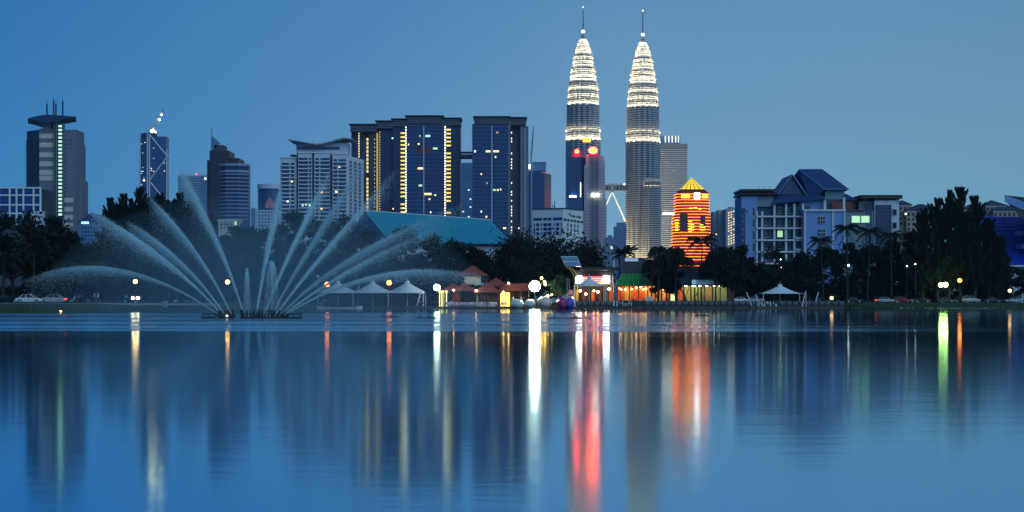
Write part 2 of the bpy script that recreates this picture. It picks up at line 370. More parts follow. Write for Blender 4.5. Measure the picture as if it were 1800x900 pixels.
MB().bar(cp(266,231), cp(288,191), .6).bar(cp(269,231), cp(288,191), .5).build('jib', M['metal'], c)
MB().bar(cp(266,231), cp(276,203), .5).bar(cp(276,203), cp(288,191), .2).build('a_frame', M['metal'], c)
MB().bar(cp(266,231), cp(258,224), .8).build('counter_jib', M['metal'], c)
lm = MB().sphere((0,0,0), 1.5, n=8, m=5).mesh('work_lamp', M['crane_lamp'])
for q, s_ in (((267,231),1.2),((273,233),1.1),((281,211),.8),((284.5,202),.7),((270,229),.7)): o = inst(lm, 'work_lamp', c, cp(*q), sc=s_); o.location.y = -2

# --- pale tower
b = Bd('pale_tower', 'plain pale blue glass tower fading in the haze with red roof beacon', 340, 2600, 'tower'); k = b.k
b.part('glass_body', MB().box(b.X(313), b.X(352), 0, 40, 0, b.Z(309)).box(b.X(352), b.X(366), 5, 40, 0, b.Z(308)), M['glassp'])
b.part('floor_line', floors(MB(), b.X(313), b.X(352), 0, 10, 0, b.Z(309), 4, .6, out=.3), M['white_b'], kind='stuff')
b.part('parapet', MB().box(b.X(312.5), b.X(353), -.6, 3, b.Z(310), b.Z(306.5)), M['white_b'])
lit(b, 345, 306, 2, 2, 'tail_red', -1.5, 'roof_beacon'); lit(b, 361, 314, 3, 4, 'win_white', 3)

# --- dark stepped tower with pale bands
b = Bd('stepped_tower', 'dark stepped office tower with pale banded front and lattice mast', 402, 1250, 'tower'); k = b.k
b.part('core', MB().box(b.X(364,8), b.X(383), 8, 30, 0, b.Z(280)).box(b.X(367), b.X(401), 3, 30, 0, b.Z(264)).box(b.X(401), b.X(418), 4, 30, b.Z(300), b.Z(277)), mat('plum_cladding', (.03,.018,.04), .5, var=.2, scale=.05))
b.part('front_bay', MB().prism([(b.X(383,4),4),(b.X(396),0),(b.X(418),0),(b.X(437,5),5),(b.X(440,20),20),(b.X(383,20),20)], 0, b.Z(289)), M['navy'])
mb = MB(); py = 287
bandm = mat('pale_band', (.24,.28,.45), .5)
for i in range(15):
    py2 = 287 + i * 6.6 + (5 if i > 0 else 0); h = 4.2 if i < 2 else 2.0
    o = MB().prism([(b.X(383,4)-.3,4),(b.X(396),-.6),(b.X(418),-.6),(b.X(437.3,5),4.6),(b.X(440.3,20),20),(b.X(383,20),20)], b.Z(py2+h), b.Z(py2)); b.part('spandrel_band', o, bandm)
b.part('plant_room', MB().box(b.X(374), b.X(391), 6, 20, b.Z(264), b.Z(254)), M['greyd'])
b.part('glass_crown', MB().loft([[(b.X(370),6,b.Z(264)),(b.X(383),6,b.Z(254)),(b.X(383),18,b.Z(254)),(b.X(370),18,b.Z(264))],[(b.X(370),6,b.Z(238)),(b.X(383),6,b.Z(250)),(b.X(383),18,b.Z(250)),(b.X(370),18,b.Z(238))]]), M['glassp'])
mb = MB()
for s_ in (-1,1): mb.bar((b.X(369.5+s_*1.4),7,b.Z(264)), (b.X(369.5+s_*.3),7,b.Z(222)), .45)
for i in range(8): mb.bar((b.X(368.2+i*.13),7,b.Z(262-i*5)), (b.X(370.8-i*.15),7,b.Z(258-i*5)), .3)
b.part('lattice_mast', mb, M['metal'])
b.part('side_lattice', MB().box(b.X(438.5), b.X(445), 8, 20, 0, b.Z(365)), M['glassp'])
b2 = Bd('podium_house', 'small cream flat-roofed house behind trees under dark stepped tower', 401, 820, 'house')
b2.part('wall', MB().box(b2.X(384), b2.X(418), 0, 12, 0, b2.Z(388)), M['cream']); b2.part('cornice', MB().box(b2.X(382.5), b2.X(419.5), -.5, 12.5, b2.Z(389), b2.Z(386)), M['cream'])
b2.part('windows', grid_windows(MB(), b2.X(386), b2.X(416), 0, b2.Z(404), b2.Z(391), 5, 2), M['glass'], kind='stuff')
lit(b2, 414, 393, 3, 7, 'win_green', -.4)

# --- round tower
b = Bd('round_tower', 'round glass tower with ring parapet and dim reddish emblem', 471, 1800, 'tower'); k = b.k; rr = 20.5*k
b.part('drum', MB().lathe([(rr,0),(rr,b.Z(326))], 0, rr, 28), M['glass'])
b.part('ring_parapet', MB().lathe([(rr+.5,b.Z(331)),(rr+.5,b.Z(323)),(rr-1.5,b.Z(323)),(rr-1.5,b.Z(326))], 0, rr, 28), M['white_b'])
mb = MB()
for i in range(14): mb.lathe([(rr+.3,b.Z(336+i*4)),(rr+.3,b.Z(335+i*4))], 0, rr, 28)
b.part('floor_line', mb, M['navy'], kind='stuff')
b.part('emblem', MB().loft([[(b.X(466),-.6,b.Z(366)),(b.X(484),-.6,b.Z(366)),(b.X(483),-.6,b.Z(356)),(b.X(474),-.6,b.Z(347)),(b.X(467),-.6,b.Z(356))],[(b.X(466),.6,b.Z(366)),(b.X(484),.6,b.Z(366)),(b.X(483),.6,b.Z(356)),(b.X(474),.6,b.Z(347)),(b.X(467),.6,b.Z(356))]]), mat('emblem_red', (.3,.14,.2), .5, emit=(.6,.2,.25), es=.06, sample='NONE'))
b.part('podium', MB().box(b.X(449), b.X(494), -8, 30, 0, b.Z(370)), M['white_b']); b.part('podium_windows', grid_windows(MB(), b.X(450), b.X(493), -8, b.Z(400), b.Z(371), 8, 5, .6, .6), M['glass'], kind='stuff')
# --- white apartment block with butterfly roof
b = Bd('apartment_block', 'white balconied apartment block with tilted butterfly roof', 560, 950); k = b.k
def wing(x0, x1, y, top, bays, n=16, pitch=6.9, first=None):
    w = b.part('wing', MB().box(b.X(x0), b.X(x1), y, 24, 0, b.Z(top)), M['white_b'])
    gm = MB(); first = first or top + 8
    for i in range(n):
        for (a, c) in bays: gm.box(b.X(a), b.X(c), y-.12, y+.3, b.Z(first+i*pitch+4.6), b.Z(first+i*pitch+.4))
    o = b.part('window_strip', gm, M['glass'], w, kind='stuff')
    for i in range(n):
        sb = MB()
        for (a, c) in bays: sb.box(b.X(a)-.3, b.X(c)+.3, y-1.5, y+.1, b.Z(first+i*pitch+6.6), b.Z(first+i*pitch+5.0))
        b.part('balcony', sb, M['white'], w)
    b.part('parapet', MB().box(b.X(x0)-.4, b.X(x1)+.4, y-.5, 24.4, b.Z(top), b.Z(top-1.8)), M['white'], w)
    return w
wing(491, 520, 3, 277, [(494,507),(510,516)])
wing(524, 548, 0, 269, [(525.5,541),(543.5,547)]); wing(552, 580, 1, 269, [(554,560),(563,579)])
wing(585, 612, -2, 272, [(587,593.5),(596,609)])
b.part('service_core', MB().box(b.X(519.5), b.X(586), 6, 22, 0, b.Z(266)), M['grey'])
# right hand side wall running away from us
mb = MB().prism([(b.X(612),-1.9),(b.X(639,26),26),(b.X(620,30),30),(b.X(600),3)], 0, b.Z(274))
w = b.part('side_wing', mb, M['white'])
gm = MB()
for i in range(16):
    for t0, t1 in ((.1,.25),(.38,.55),(.68,.82)):
        q = lambda t: (b.X(612)+(b.X(639,26)-b.X(612))*t + .2, -1.9+27.9*t - .2)
        a, c = q(t0), q(t1); gm.prism([a, c, (c[0]-.4,c[1]+.4), (a[0]-.4,a[1]+.4)], b.Z(286+i*6.7), b.Z(282+i*6.7))
b.part('window_strip', gm, M['glass'], w, kind='stuff')
for i in range(16):
    a = (b.X(612), -2.2); c = (b.X(639.6,26), 26); b.part('floor_ledge', MB().prism([a, c, (c[0]-1,c[1]+1), (a[0]-1,a[1]+1)], b.Z(287.6+i*6.7), b.Z(286.4+i*6.7)), M['white_b'], w)
b.part('penthouse', MB().box(b.X(519), b.X(610), 4, 20, b.Z(268), b.Z(250)), M['white_b'])
b.part('penthouse_glass', MB().box(b.X(521), b.X(596), 3.7, 4.2, b.Z(262), b.Z(257)), M['glass'])
prf = [(507,246.5),(530,250.5),(558,255.5),(580,250),(604,243.5),(622,246)]
b.part('butterfly_roof', MB().loft([[(b.X(p),-2,b.Z(q)),(b.X(p),24,b.Z(q)),(b.X(p),24,b.Z(q-1.4)),(b.X(p),-2,b.Z(q-1.4))] for p, q in prf]), M['metal'])
for i in range(9): b.part('roof_rib', MB().bar((b.X(566+i*5),-2.2,b.Z(253.6-i*1.15)), (b.X(566+i*5),24,b.Z(253.6-i*1.15)), .5), M['white_b'])
b.part('roof_room', MB().box(b.X(508), b.X(517), 6, 14, b.Z(277), b.Z(270)), M['greyd'])
for px_, py, m in ((596.5,293,'win_warm'),(513,319,'win_warm'),(565.5,338,'win_warm'),(591,337,'win_white'),(505.5,354,'win_white'),(544.5,361,'win_cyan'),(532,361,'win_cyan'),(538,360,'win_green'),(565,367,'win_warm')): lit(b, px_, py, 3, 3, m, -2.4)
b = None

# --- dark condominium pair
def crown(b, parts, y=-1.2):
    for x0, x1, y0, y1 in parts:
        c = b.part('roof_crown', MB().box(b.X(x0), b.X(x1), -.3, 20, b.Z(y1), b.Z(y0+2)), M['greyd'])
        lou = MB()
        for i in range(4): lou.box(b.X(x0)-.2, b.X(x1)+.2, -.8, 20.3, b.Z(y0+4.6+i*2.8), b.Z(y0+3.4+i*2.8))
        b.part('louvre', lou, M['grey'], c, kind='stuff')
        b.part('roof_plate', MB().box(b.X(x0-2.5), b.X(x1+2.5), -2, 21, b.Z(y0+1.4), b.Z(y0)), M['black'], c)
def lightcol(b, px, y0, y1, pitch, w, h, m, y=-.5, skip=0):
    q = y0
    while q < y1:
        if not skip or RNG.random() > skip: lit(b, px, q, w, h, m, y, 'balcony_light')
        q += pitch
def glassface(b, x0, x1, y, top, bot=440, pitch=6.9):
    f = b.part('curtain_wall', MB().box(b.X(x0), b.X(x1), y, y+12, 0, b.Z(top)), M['glass'])
    e = MB(); q = top + 4
    while q < bot: e.box(b.X(x0)-.1, b.X(x1)+.1, y-.5, y+.2, b.Z(q+1.2), b.Z(q)); q += pitch
    b.part('slab_edge', e, mat('slab_edge', (.06,.11,.27), .5), f, kind='stuff')
    e = MB(); nx = max(2, int((x1-x0)/4)); mh = (top, bot)
    for i in range(1, nx):
        px_ = x0 + (x1-x0)*i/nx; e.box(b.X(px_)-.12, b.X(px_)+.12, y-.3, y+.2, 0, b.Z(top))
    b.part('mullion', e, M['navy'], f, kind='stuff')
    return f
b = Bd('condominium_tower', 'broad dark glass condominium tower with three columns of golden balcony lights', 715, 1060, 'tower'); k = b.k
b.part('left_bay', MB().box(b.X(616), b.X(640), 6, 26, 0, b.Z(228)), M['navy'])
b.part('left_slab', MB().box(b.X(634), b.X(643), 3.5, 26, 0, b.Z(222)), M['greyd'])
b.part('middle_slab', MB().box(b.X(648), b.X(659), 2, 26, 0, b.Z(218)), M['greyd'])
b.part('recess', MB().box(b.X(640), b.X(692), 7.5, 26, 0, b.Z(222)), M['navy'])
b.part('inner_bay', MB().box(b.X(664.5), b.X(692), 3, 22, 0, b.Z(222)), M['navy'])
crown(b, [(616,662,218,232),(662,690,212,226),(690,714,208.5,220),(714,778,203,219),(778,809,207,219)])
lightcol(b, 631, 234, 277, 4.6, 2.2, 3, 'win_gold', 5.6); lightcol(b, 645.2, 245, 372, 7, 4.6, 5, 'win_gold', 5.5, .05)
b.part('gold_strip', MB().box(b.X(661), b.X(664), 2.4, 3.5, b.Z(375), b.Z(233)), mat('gold_panel', (.5,.36,.14), .5, emit=(1,.65,.22), es=.35, sample='NONE'))
lightcol(b, 667.5, 232, 372, 4.5, 1.2, 1.6, 'win_gold', 2.5); lightcol(b, 658.5, 245, 372, 7, 1.2, 1.4, 'win_gold', 1.6)
b.part('balcony_bay', MB().box(b.X(690), b.X(714), 1, 20, 0, b.Z(219)), M['navy'])
lightcol(b, 708.5, 227, 378, 6.95, 8.5, 2.6, 'win_gold', .6, .1); lightcol(b, 713.6, 224, 378, 4.6, 1.8, 2.8, 'win_white', -.6)
f = glassface(b, 714.6, 777, 0, 217)
b.part('centre_post', MB().box(b.X(745)-.3, b.X(745)+.3, -.9, -.2, 0, b.Z(222)), M['white_b'])
b.part('end_wall', MB().box(b.X(777), b.X(781), -.4, 20, 0, b.Z(215)), M['greyd'])
lightcol(b, 782.4, 223, 380, 4.6, 2.2, 2.8, 'win_white', -.6); lightcol(b, 788.5, 228, 380, 6.95, 8, 2.8, 'win_gold', .6, .06)
b.part('side_bay', MB().box(b.X(781), b.X(809), 1.2, 22, 0, b.Z(222)), M['navy'])
b.part('side_windows', grid_windows(MB(), b.X(795), b.X(808), 1.2, b.Z(380), b.Z(226), 3, 22, .55, .5), M['glass'], kind='stuff')
for px_, py, w_, m in ((752,239,8,'win_cyan'),(738,239,2,'win_green'),(736,253,3,'win_warm'),(765,261,8,'win_green'),(739,296,9,'win_warm'),(752,341,13,'win_warm'),(765,343,3,'win_warm'),(755,350,3,'win_warm'),(690,243,3,'win_cyan'),(691,367,2,'win_warm'),(739,326,6,'win_green'),(718,254,2,'win_warm'),(757,373,2,'win_white')): lit(b, px_, py, w_, 3.4 if w_>3 else 2.6, m, -.6)
b.part('sky_terrace', MB().box(b.X(732), b.X(758), -.7, .2, b.Z(268), b.Z(260)), M['brick'])
b = Bd('condominium_tower', 'narrow dark glass condominium tower with grey slabs, right of the short skybridge', 880, 1040, 'tower'); k = b.k
crown(b, [(834,896,204.5,219),(898,924,206,220)])
f = glassface(b, 830, 893, 0, 218, 470)
b.part('centre_post', MB().box(b.X(864.6)-.3, b.X(864.6)+.3, -.9, -.2, 0, b.Z(222)), M['white_b'])
b.part('grey_slab', MB().box(b.X(893), b.X(897.5), -.8, 18, 0, b.Z(216)), M['grey']); b.part('recess', MB().box(b.X(897.5), b.X(915), 5, 20, 0, b.Z(216)), M['greyd'])
b.part('grey_slab', MB().box(b.X(914.5), b.X(923), 1, 18, 0, b.Z(220)), M['grey']); b.part('grey_slab', MB().box(b.X(924), b.X(929), 3, 20, 0, b.Z(221)), M['grey'])
lightcol(b, 899.2, 228, 430, 5.2, 1.4, 2.6, 'win_white', -.3, .35)
for px_, py, w_, m in ((858,266,8,'win_warm'),(872,266,10,'win_warm'),(835,266,3,'win_white'),(871,276,2.5,'win_warm'),(869,334,5,'win_green'),(875,334,3,'win_warm'),(880,333,2,'win_warm'),(846,372,2,'win_white'),(855,381,3,'win_warm'),(887,401,5,'win_warm'),(846,306,2,'win_warm'),(856,322,3,'win_dim'),(874,233,4,'win_dim'),(912,401,2,'win_warm')): lit(b, px_, py, w_, 3, m, -.6)
t = thing('skybridge', 'short truss skybridge joining the two dark condominium towers', 'bridge', (X(819,1060), 1062, G)); kk = 1060/F
bx = lambda p: (p-819)*kk; bz = lambda p: Z(p,1060)-G
MB().box(bx(808), bx(831), 0, 6, bz(278), bz(275)).build('deck', M['greyd'], t); MB().box(bx(808), bx(831), 0, 6, bz(268), bz(266)).build('roof', M['greyd'], t)
MB().box(bx(808), bx(831), 1, 5, bz(275.2), bz(270.5)).build('glazing', M['glassp'], t)
for i in range(5): MB().box(bx(811+i*4), bx(812+i*4), -.2, .3, bz(276), bz(266)).build('post', M['greyd'], t)
b = Bd('slim_tower', 'pale checkered tower glimpsed between the two condominium towers', 820, 1550, 'tower')
b.part('body', MB().box(b.X(806), b.X(834), 0, 20, 0, b.Z(286)), M['glassp']); b.part('windows', grid_windows(MB(), b.X(811), b.X(829), 0, b.Z(385), b.Z(290), 6, 26, .55, .5), M['glass'], kind='stuff')
for q in ((824,334),(827,350),(814,372),(827,364),(824,381)): lit(b, q[0], q[1], 3, 2, 'win_cyan', -.5)
b = Bd('blue_tower', 'blue tower with glass crown and reddish side beside a bright floodlight', 950, 1720, 'tower'); k = b.k
b.part('body', MB().box(b.X(929), b.X(957), 0, 26, 0, b.Z(300)), M['glass']); b.part('side_body', MB().prism([(b.X(957),.5),(b.X(969,20),20),(b.X(969,26),26),(b.X(957),26)], 0, b.Z(304)), mat('rosy_glass', (.1,.05,.11), .3, var=.4, scale=.2))
b.part('glass_crown', MB().box(b.X(936), b.X(960), 3, 20, b.Z(301), b.Z(284)), M['glassp'])
b.part('floor_line', floors(MB(), b.X(929), b.X(957), 0, 5, 0, b.Z(301), 4, .8, out=.25), M['navy'], kind='stuff')
mb = MB()
for i in range(30):
    q = lambda t: (b.X(957)+(b.X(969,20)-b.X(957))*t + .25, .5+19.5*t - .25)
    for t0 in (.08,.3,.52,.74):
        a, c = q(t0), q(t0+.14); z = b.Z(312+i*4); mb.prism([a, c, (c[0]-.3,c[1]+.3), (a[0]-.3,a[1]+.3)], z, z+1.2)
b.part('side_windows', mb, mat('dusty_pane', (.3,.2,.26), .4), kind='stuff')
b.part('red_line', MB().box(b.X(953), b.X(968.5), -.6, .2, b.Z(304), b.Z(302.8)), mat('red_line', (.6,.2,.2), .5, emit=(1,.25,.2), es=.35, sample='NONE'))
lit(b, 932, 293, 6, 8, 'win_white', -2, 'floodlight')
c = thing('tower_crane', 'thin unlit crane boom rising behind narrow condominium tower', 'crane', (X(934,1300), 1300, G)); kk = 1300/F
MB().bar((0,0,0), (0,0,Z(270,1300)), .9).build('mast', M['metal'], c); MB().bar((-.4,0,Z(272,1300)), (4*kk,0,Z(224,1300)), .5).bar((.8,0,Z(272,1300)), (4*kk,0,Z(224,1300)), .5).build('jib', M['metal'], c)

# --- white office with sign
b = Bd('sign_office', 'white corner office block with dark emblem and lettering on its side wall', 985, 640); k = b.k
cn = (b.X(990), 0); lf = (b.X(936,6), 6); rt = (b.X(1025.5,14), 14); bk = (b.X(968,24), 24)
b.part('wall', MB().prism([lf, cn, rt, bk], 0, b.Z(367.3)), M['white']); b.part('roof_slab', MB().prism([(lf[0]-.2,lf[1]-.2),(cn[0],-.4),(rt[0]+.3,rt[1]),(bk[0],bk[1]+.3)], b.Z(367), b.Z(365.3)), M['greyd'])
def wallpt(a, c, t, off): 
    dx, dy = c[0]-a[0], c[1]-a[1]; L = math.hypot(dx, dy); return (a[0]+dx*t + dy/L*off, a[1]+dy*t - dx/L*off)
def wallbox(b, a, c, t0, t1, z0, z1, name, m, parent=None, d=.12):
    p, q, r_, s_ = wallpt(a,c,t0,d), wallpt(a,c,t1,d), wallpt(a,c,t1,-.1), wallpt(a,c,t0,-.1)
    return b.part(name, MB().prism([p, q, r_, s_], z0, z1), m, parent)
for i in range(4):
    py = 382 if i == 0 else 391.5 + (i-1)*7.8; h = 4.6 if i == 0 else 5.4
    for t0, t1 in ((.05,.085),(.13,.22),(.275,.31),(.36,.475),(.5,.62),(.69,.72),(.77,.87),(.93,.96)) if i else ((.04,.31),(.36,.475),(.5,.62),(.68,.97)):
        wallbox(b, lf, cn, t0, t1, b.Z(py+h), b.Z(py), 'window', M['glass'])
for i in range(4):
    for j in range(4 if i else 6):
        t0 = .2 + j*.165 if i else .03 + j*.165
        wallbox(b, cn, rt, t0, t0+(.05 if i else .11), b.Z((384 if i==0 else 392+(i-1)*8)+j*.35+(4 if i==0 else 5.5)), b.Z((384 if i==0 else 392+(i-1)*8)+j*.35), 'window', M['greyd'] if i else M['black'])
ink = mat('sign_ink', (.05,.05,.07), .5)
p = wallpt(cn, rt, .3, .15); b.part('emblem', MB().lathe([(0.05,-.5),(.3,-.48),(.32,0),(.3,.48),(.05,.5)], 0, 0, 10), ink).location = (p[0], p[1], b.Z(375.5))
emb = kids(b.r)[-1]; emb.scale = (1.2, .4, 1.7)
for j, (wd, gap) in enumerate(((.03,0),(.026,.035),(.03,.07),(.028,.105),(.026,.14),(.03,.2),(.012,.235),(.03,.27),(.028,.305),(.026,.34),(.03,.375))):
    wallbox(b, cn, rt, .38+gap*1.25, .38+gap*1.25+wd, b.Z(379.8+j*.15), b.Z(376.4+j*.15), 'letter', ink)
for q in ((974,.2),(977,-.3),(971,.1)): b.part('roof_aerial', MB().bar((b.X(q[0]),3,b.Z(367)), (b.X(q[0]+q[1]*8),3,b.Z(353 if q[0]==974 else 359)), .2), M['dark'])

# --- hall with turquoise roof
b = Bd('turquoise_hall', 'long hall under a wide turquoise sheet roof, above the trees', 760, 560, 'hall'); k = b.k
A = (b.X(641,30),30,b.Z(371,30)); Bp = (b.X(862,30),30,b.Z(387,30)); Cc = (b.X(902,0),0,b.Z(430,0)); Dd = (b.X(700,0),0,b.Z(424,0)); Ee = (b.X(660,4),4,b.Z(420,4))
rf = MB().add([A,Bp,Cc,(b.X(688),0,b.Z(428)),(b.X(862,60),60,b.Z(430,60)),(b.X(641,60),60,b.Z(420,60))], [(3,2,1,0),(2,4,1),(1,4,5,0)]).build('roof', M['turq'], b.r)
seam = M['turq']
n_s = 34
for i in range(1, n_s):
    t = i/n_s
    a = Vector((b.X(688),0,b.Z(428))).lerp(Vector(Cc), t); c2 = Vector(A).lerp(Vector(Bp), t)
    MB().bar(tuple(a+Vector((0,-.05,.05))), tuple(c2+Vector((0,-.05,.05))), .07).build('roof_seam', seam, rf)
gv = [A,(b.X(688),0,b.Z(428)),(b.X(600,8),8,b.Z(428,8))]
b.part('gable_wall', MB().loft([[A,(b.X(688)-.2,-.1,b.Z(428)),(b.X(606,6),6,b.Z(424,6))],[(A[0],A[1]+1,A[2]-.3),(b.X(688),1,b.Z(428)),(b.X(606,6),7,b.Z(424,6))]]), M['navy'])
b.part('gutter', MB().bar((b.X(688),-.4,b.Z(428.5)), (Cc[0]+.1,-.4,Cc[2]-.1), .5), M['navy'])
b.part('ridge_cap', MB().bar((A[0],A[1],A[2]+.1), (Bp[0],Bp[1],Bp[2]+.1), .35), M['white_b'])
b.part('wall', MB().box(b.X(690), b.X(896), 1, 28, 0, b.Z(430)), M['white_b'])
b.part('wall_panel_line', grid_windows(MB(), b.X(800), b.X(895), 1, b.Z(452), b.Z(433), 22, 1, .25, .9), M['metal'], kind='stuff')

# --- twin towers
def star(Rm, n=96, amp=.075):
    out = []
    for i in range(n):
        a = 2*math.pi*i/n; c = abs(math.cos(8*a)); r_ = Rm*(1-amp*1.4+amp*1.4*c**.7)
        out.append((r_*math.cos(a), r_*math.sin(a)))
    return out
DP = 2610; kp = DP/F
TI = [(66,74,2.2,3.2),(74,80,4.8,5.4),(80,88,7.6,8.4),(88,101,11,12.2),(101,123,15.2,17),(123,148,19.6,21.5),(148,189,24.2,26),(189,250,27.6,29),(250,515,29.8,30.4)]
def hz(p): return (530-p)*kp + CH - G
def twin(name, label, D, px):
    t = thing(name, label, 'skyscraper', (X(px,D), D, G), 'twin stepped skyscrapers')
    return t
t1 = twin('twin_tower', 'silver stepped twin skyscraper with red light ball office in front of it', 2580, 1025)
def tier(top, bot, r0, r1, root, name='tier', cx=0, cyy=0, pitch=3.3, n=96):
    z0, z1 = hz(bot), hz(top); N = max(1, round((z1-z0)/pitch)); rings = []; mis = []
    for i in range(N):
        rr_ = (r1 + (r0-r1)*i/max(1,N))*kp; dz = (z1-z0)/N; z = z0+i*dz; a = star(rr_, n); c = star(rr_+.85, n)
        for q, zz, mi in ((a,z,0),(a,z+dz*.5,1),(c,z+dz*.52,1),(c,z+dz*.92,1)):
            rings.append([(cx+x,cyy+y,zz) for x, y in q]); mis.append(mi)
    rings.append([(cx+x*.98,cyy+y*.98,z1) for x, y in a]); 
    o = MB().loft(rings, mis).build(name, [M['tglass'], M['steel']], root); return o
M['tglass'] = mat('tower_glass', (.06,.07,.1), .25, .2, var=.3, scale=.3)
def ringlamp(root, py, r_, m, w=1.4, cx=0, cyy=0, n=32):
    """a floodlight trough on a ledge: dark tray, open upwards, so its light washes the wall above"""
    z = hz(py); rr_ = r_*kp; w = max(.8, w)
    c = lambda q, zz: [(cx+q*math.cos(i*2*math.pi/n), cyy+q*math.sin(i*2*math.pi/n), zz) for i in range(n)]
    tr_ = MB().loft([c(rr_+w+.15,z+.35), c(rr_+w+.15,z-.3), c(rr_-.1,z-.3)], 0, False, False).build('floodlight_tray', M['steel'], root)
    MB().loft([c(rr_+w,z), c(rr_,z)], 0, False, False).build('floodlight', M[m], tr_)
def build_twin(root):
    for ti in TI: tier(*ti, root)
    for (to, bo, r0, r1), m in zip(TI[1:], ('flood_top','flood_top','flood_top','flood_top','flood_mid','flood_mid','flood_low','flood_shaft')):
        ringlamp(root, bo-.3, r1+1.3, m, 1.6 if to > 95 else 1.0)
        if to < 150:
            for f in ((.5,) if to < 85 else (.33,.66)): ringlamp(root, bo*f+to*(1-f), r1*f+r0*(1-f)+1.1, m, .9)
        elif to < 240: ringlamp(root, bo*.72+to*.28, r1*.72+r0*.28+1.2, 'flood_small', 1.0)
    MB().sphere((0,0,hz(61)), 3*kp, n=14, m=8).build('finial_ball', M['finial'], root)
    MB().tube([(0,0,hz(70)),(0,0,hz(58))], 1.6, 1.0).tube([(0,0,hz(58)),(0,0,hz(20))], 1.0, .55, n=8).build('pinnacle', M['greyd'], root)
    MB().sphere((0,0,hz(18.5)), 1.0, n=8, m=5).build('beacon', M['finial'], root)
    tier(328, 515, 15.6, 16, root, 'annex_drum', 14*kp, -24*kp, n=64); tier(315, 328, 15.2, 15.4, root, 'annex_cap', 14*kp, -24*kp, pitch=14, n=64)
    ringlamp(root, 329, 16.4, 'flood_small', .8, 14*kp, -24*kp, 24)
    ringlamp(root, 474, 34, 'flood_base', 7.0); ringlamp(root, 474, 19, 'flood_base', 6.0, 14*kp, -24*kp, 24)
E('flood_top', (1,.9,.55), 80); E('flood_mid', (1,.88,.5), 120); E('flood_low', (1,.86,.48), 150); E('flood_shaft', (1,.86,.48), 200); E('flood_small', (1,.86,.48), 40); E('flood_base', (1,.8,.4), 110); E('finial', (1,.95,.8), 3, 'NONE')
build_twin(t1)
t2 = copy_tree(t1); t2.location = (X(1130,2610), 2610, G); t2['label'] = 'silver stepped twin skyscraper beside the striped slab tower, drum annex in front'
# skybridge with inverted V legs
t = thing('skybridge', 'double deck skybridge with inverted V legs linking the twin skyscrapers', 'bridge', (X(1078,2600), 2600, G)); kk = 2600/F
bx = lambda p: (p-1078)*kk; bz = lambda p: Z(p,2600)-G
MB().box(bx(1050), bx(1102), -3, 3, bz(337), bz(334.5)).build('lower_deck', M['steel'], t); MB().box(bx(1050), bx(1102), -3, 3, bz(326), bz(323)).build('upper_deck', M['steel'], t)
MB().box(bx(1050), bx(1102), -2.4, 2.4, bz(334.4), bz(326.1)).build('glazing', M['tglass'], t)
for q in (1064,1070,1076,1082,1088,1094): MB().box(bx(q), bx(q+.8), -2.8, -2.4, bz(334.5), bz(326)).build('post', M['steel'], t)
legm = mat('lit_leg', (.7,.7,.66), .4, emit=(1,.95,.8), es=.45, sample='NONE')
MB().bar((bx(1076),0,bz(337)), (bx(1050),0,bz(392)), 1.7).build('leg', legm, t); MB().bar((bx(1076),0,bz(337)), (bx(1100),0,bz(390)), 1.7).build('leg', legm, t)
MB().box(bx(1073.5), bx(1078.5), -3.4, 3.4, bz(338.5), bz(322.5)).build('bearing', M['metal'], t)
MB().sphere((bx(1097),-3.5,bz(324)), 1.4, n=8, m=5).build('deck_lamp', M['win_white'], t)
# --- silver tower with red light discs in front of the left twin
b = Bd('bank_tower', 'silver ribbed tower with glowing red and yellow oval sign on its top', 1040, 2050, 'tower'); k = b.k
b.part('glass_octagon', MB().prism([(b.X(996,12),12),(b.X(1002),2),(b.X(1022),2),(b.X(1029,12),12),(b.X(1029,40),40),(b.X(996,40),40)], 0, b.Z(276)), M['glass'])
b.part('glass_cap', MB().prism([(b.X(1003),4),(b.X(1026),4),(b.X(1026,34),34),(b.X(1003,34),34)], b.Z(276), b.Z(262), poly2=[(b.X(1007),8),(b.X(1024),8),(b.X(1024,28),28),(b.X(1007,28),28)]), M['navy'])
mb = MB()
for p in (1004,1008,1012,1016,1020): mb.box(b.X(p)-.35, b.X(p)+.35, 1.2, 2.2, 0, b.Z(272))
b.part('rib', mb, M['navy'], kind='stuff')
b.part('setback', MB().prism([(b.X(997),-3),(b.X(1024),-3),(b.X(1024),3),(b.X(997),3)], 0, b.Z(347)), M['glass'])
b.part('left_slab', MB().box(b.X(1027), b.X(1036.5), -2, 36, 0, b.Z(290)).box(b.X(1029.5), b.X(1036.5), -1.5, 36, b.Z(290), b.Z(272)), M['grey2'] if 'grey2' in M else M.setdefault('grey2', mat('pale_granite', (.33,.34,.41), .6, var=.08, scale=.05)))
b.part('rib_bay', MB().box(b.X(1036.5), b.X(1053), 0, 36, 0, b.Z(273)), M['navy'])
for i in range(7): b.part('fin', MB().box(b.X(1037.3+i*2.35), b.X(1038.2+i*2.35), -2.6, .1, 0, b.Z(272)), M['grey2'])
b.part('right_slab', MB().box(b.X(1053), b.X(1061.5), -2, 36, 0, b.Z(274)).box(b.X(1061.5), b.X(1063.7), 2, 36, 0, b.Z(282)).box(b.X(1063.7), b.X(1066.5), 4, 36, 0, b.Z(350)), M['grey2'])
mb = MB()
for x0 in (1029.6,1033.4,1055,1059.2):
    for i in range(30): mb.box(b.X(x0), b.X(x0+1.5), -2.25, -1.9, b.Z(298+i*5.6+1.5), b.Z(298+i*5.6))
b.part('window_dot', mb, M['glassd'], kind='stuff')
el = MB().loft([[(b.X(1042+8.2*s_*math.cos(a)), -4+dy, b.Z(265-6.2*s_*math.sin(a))) for a in [i*2*math.pi/24 for i in range(24)]] for s_, dy in ((1,1),(1,0))])
sg = b.part('sign_disc', el, M['red_disc'])
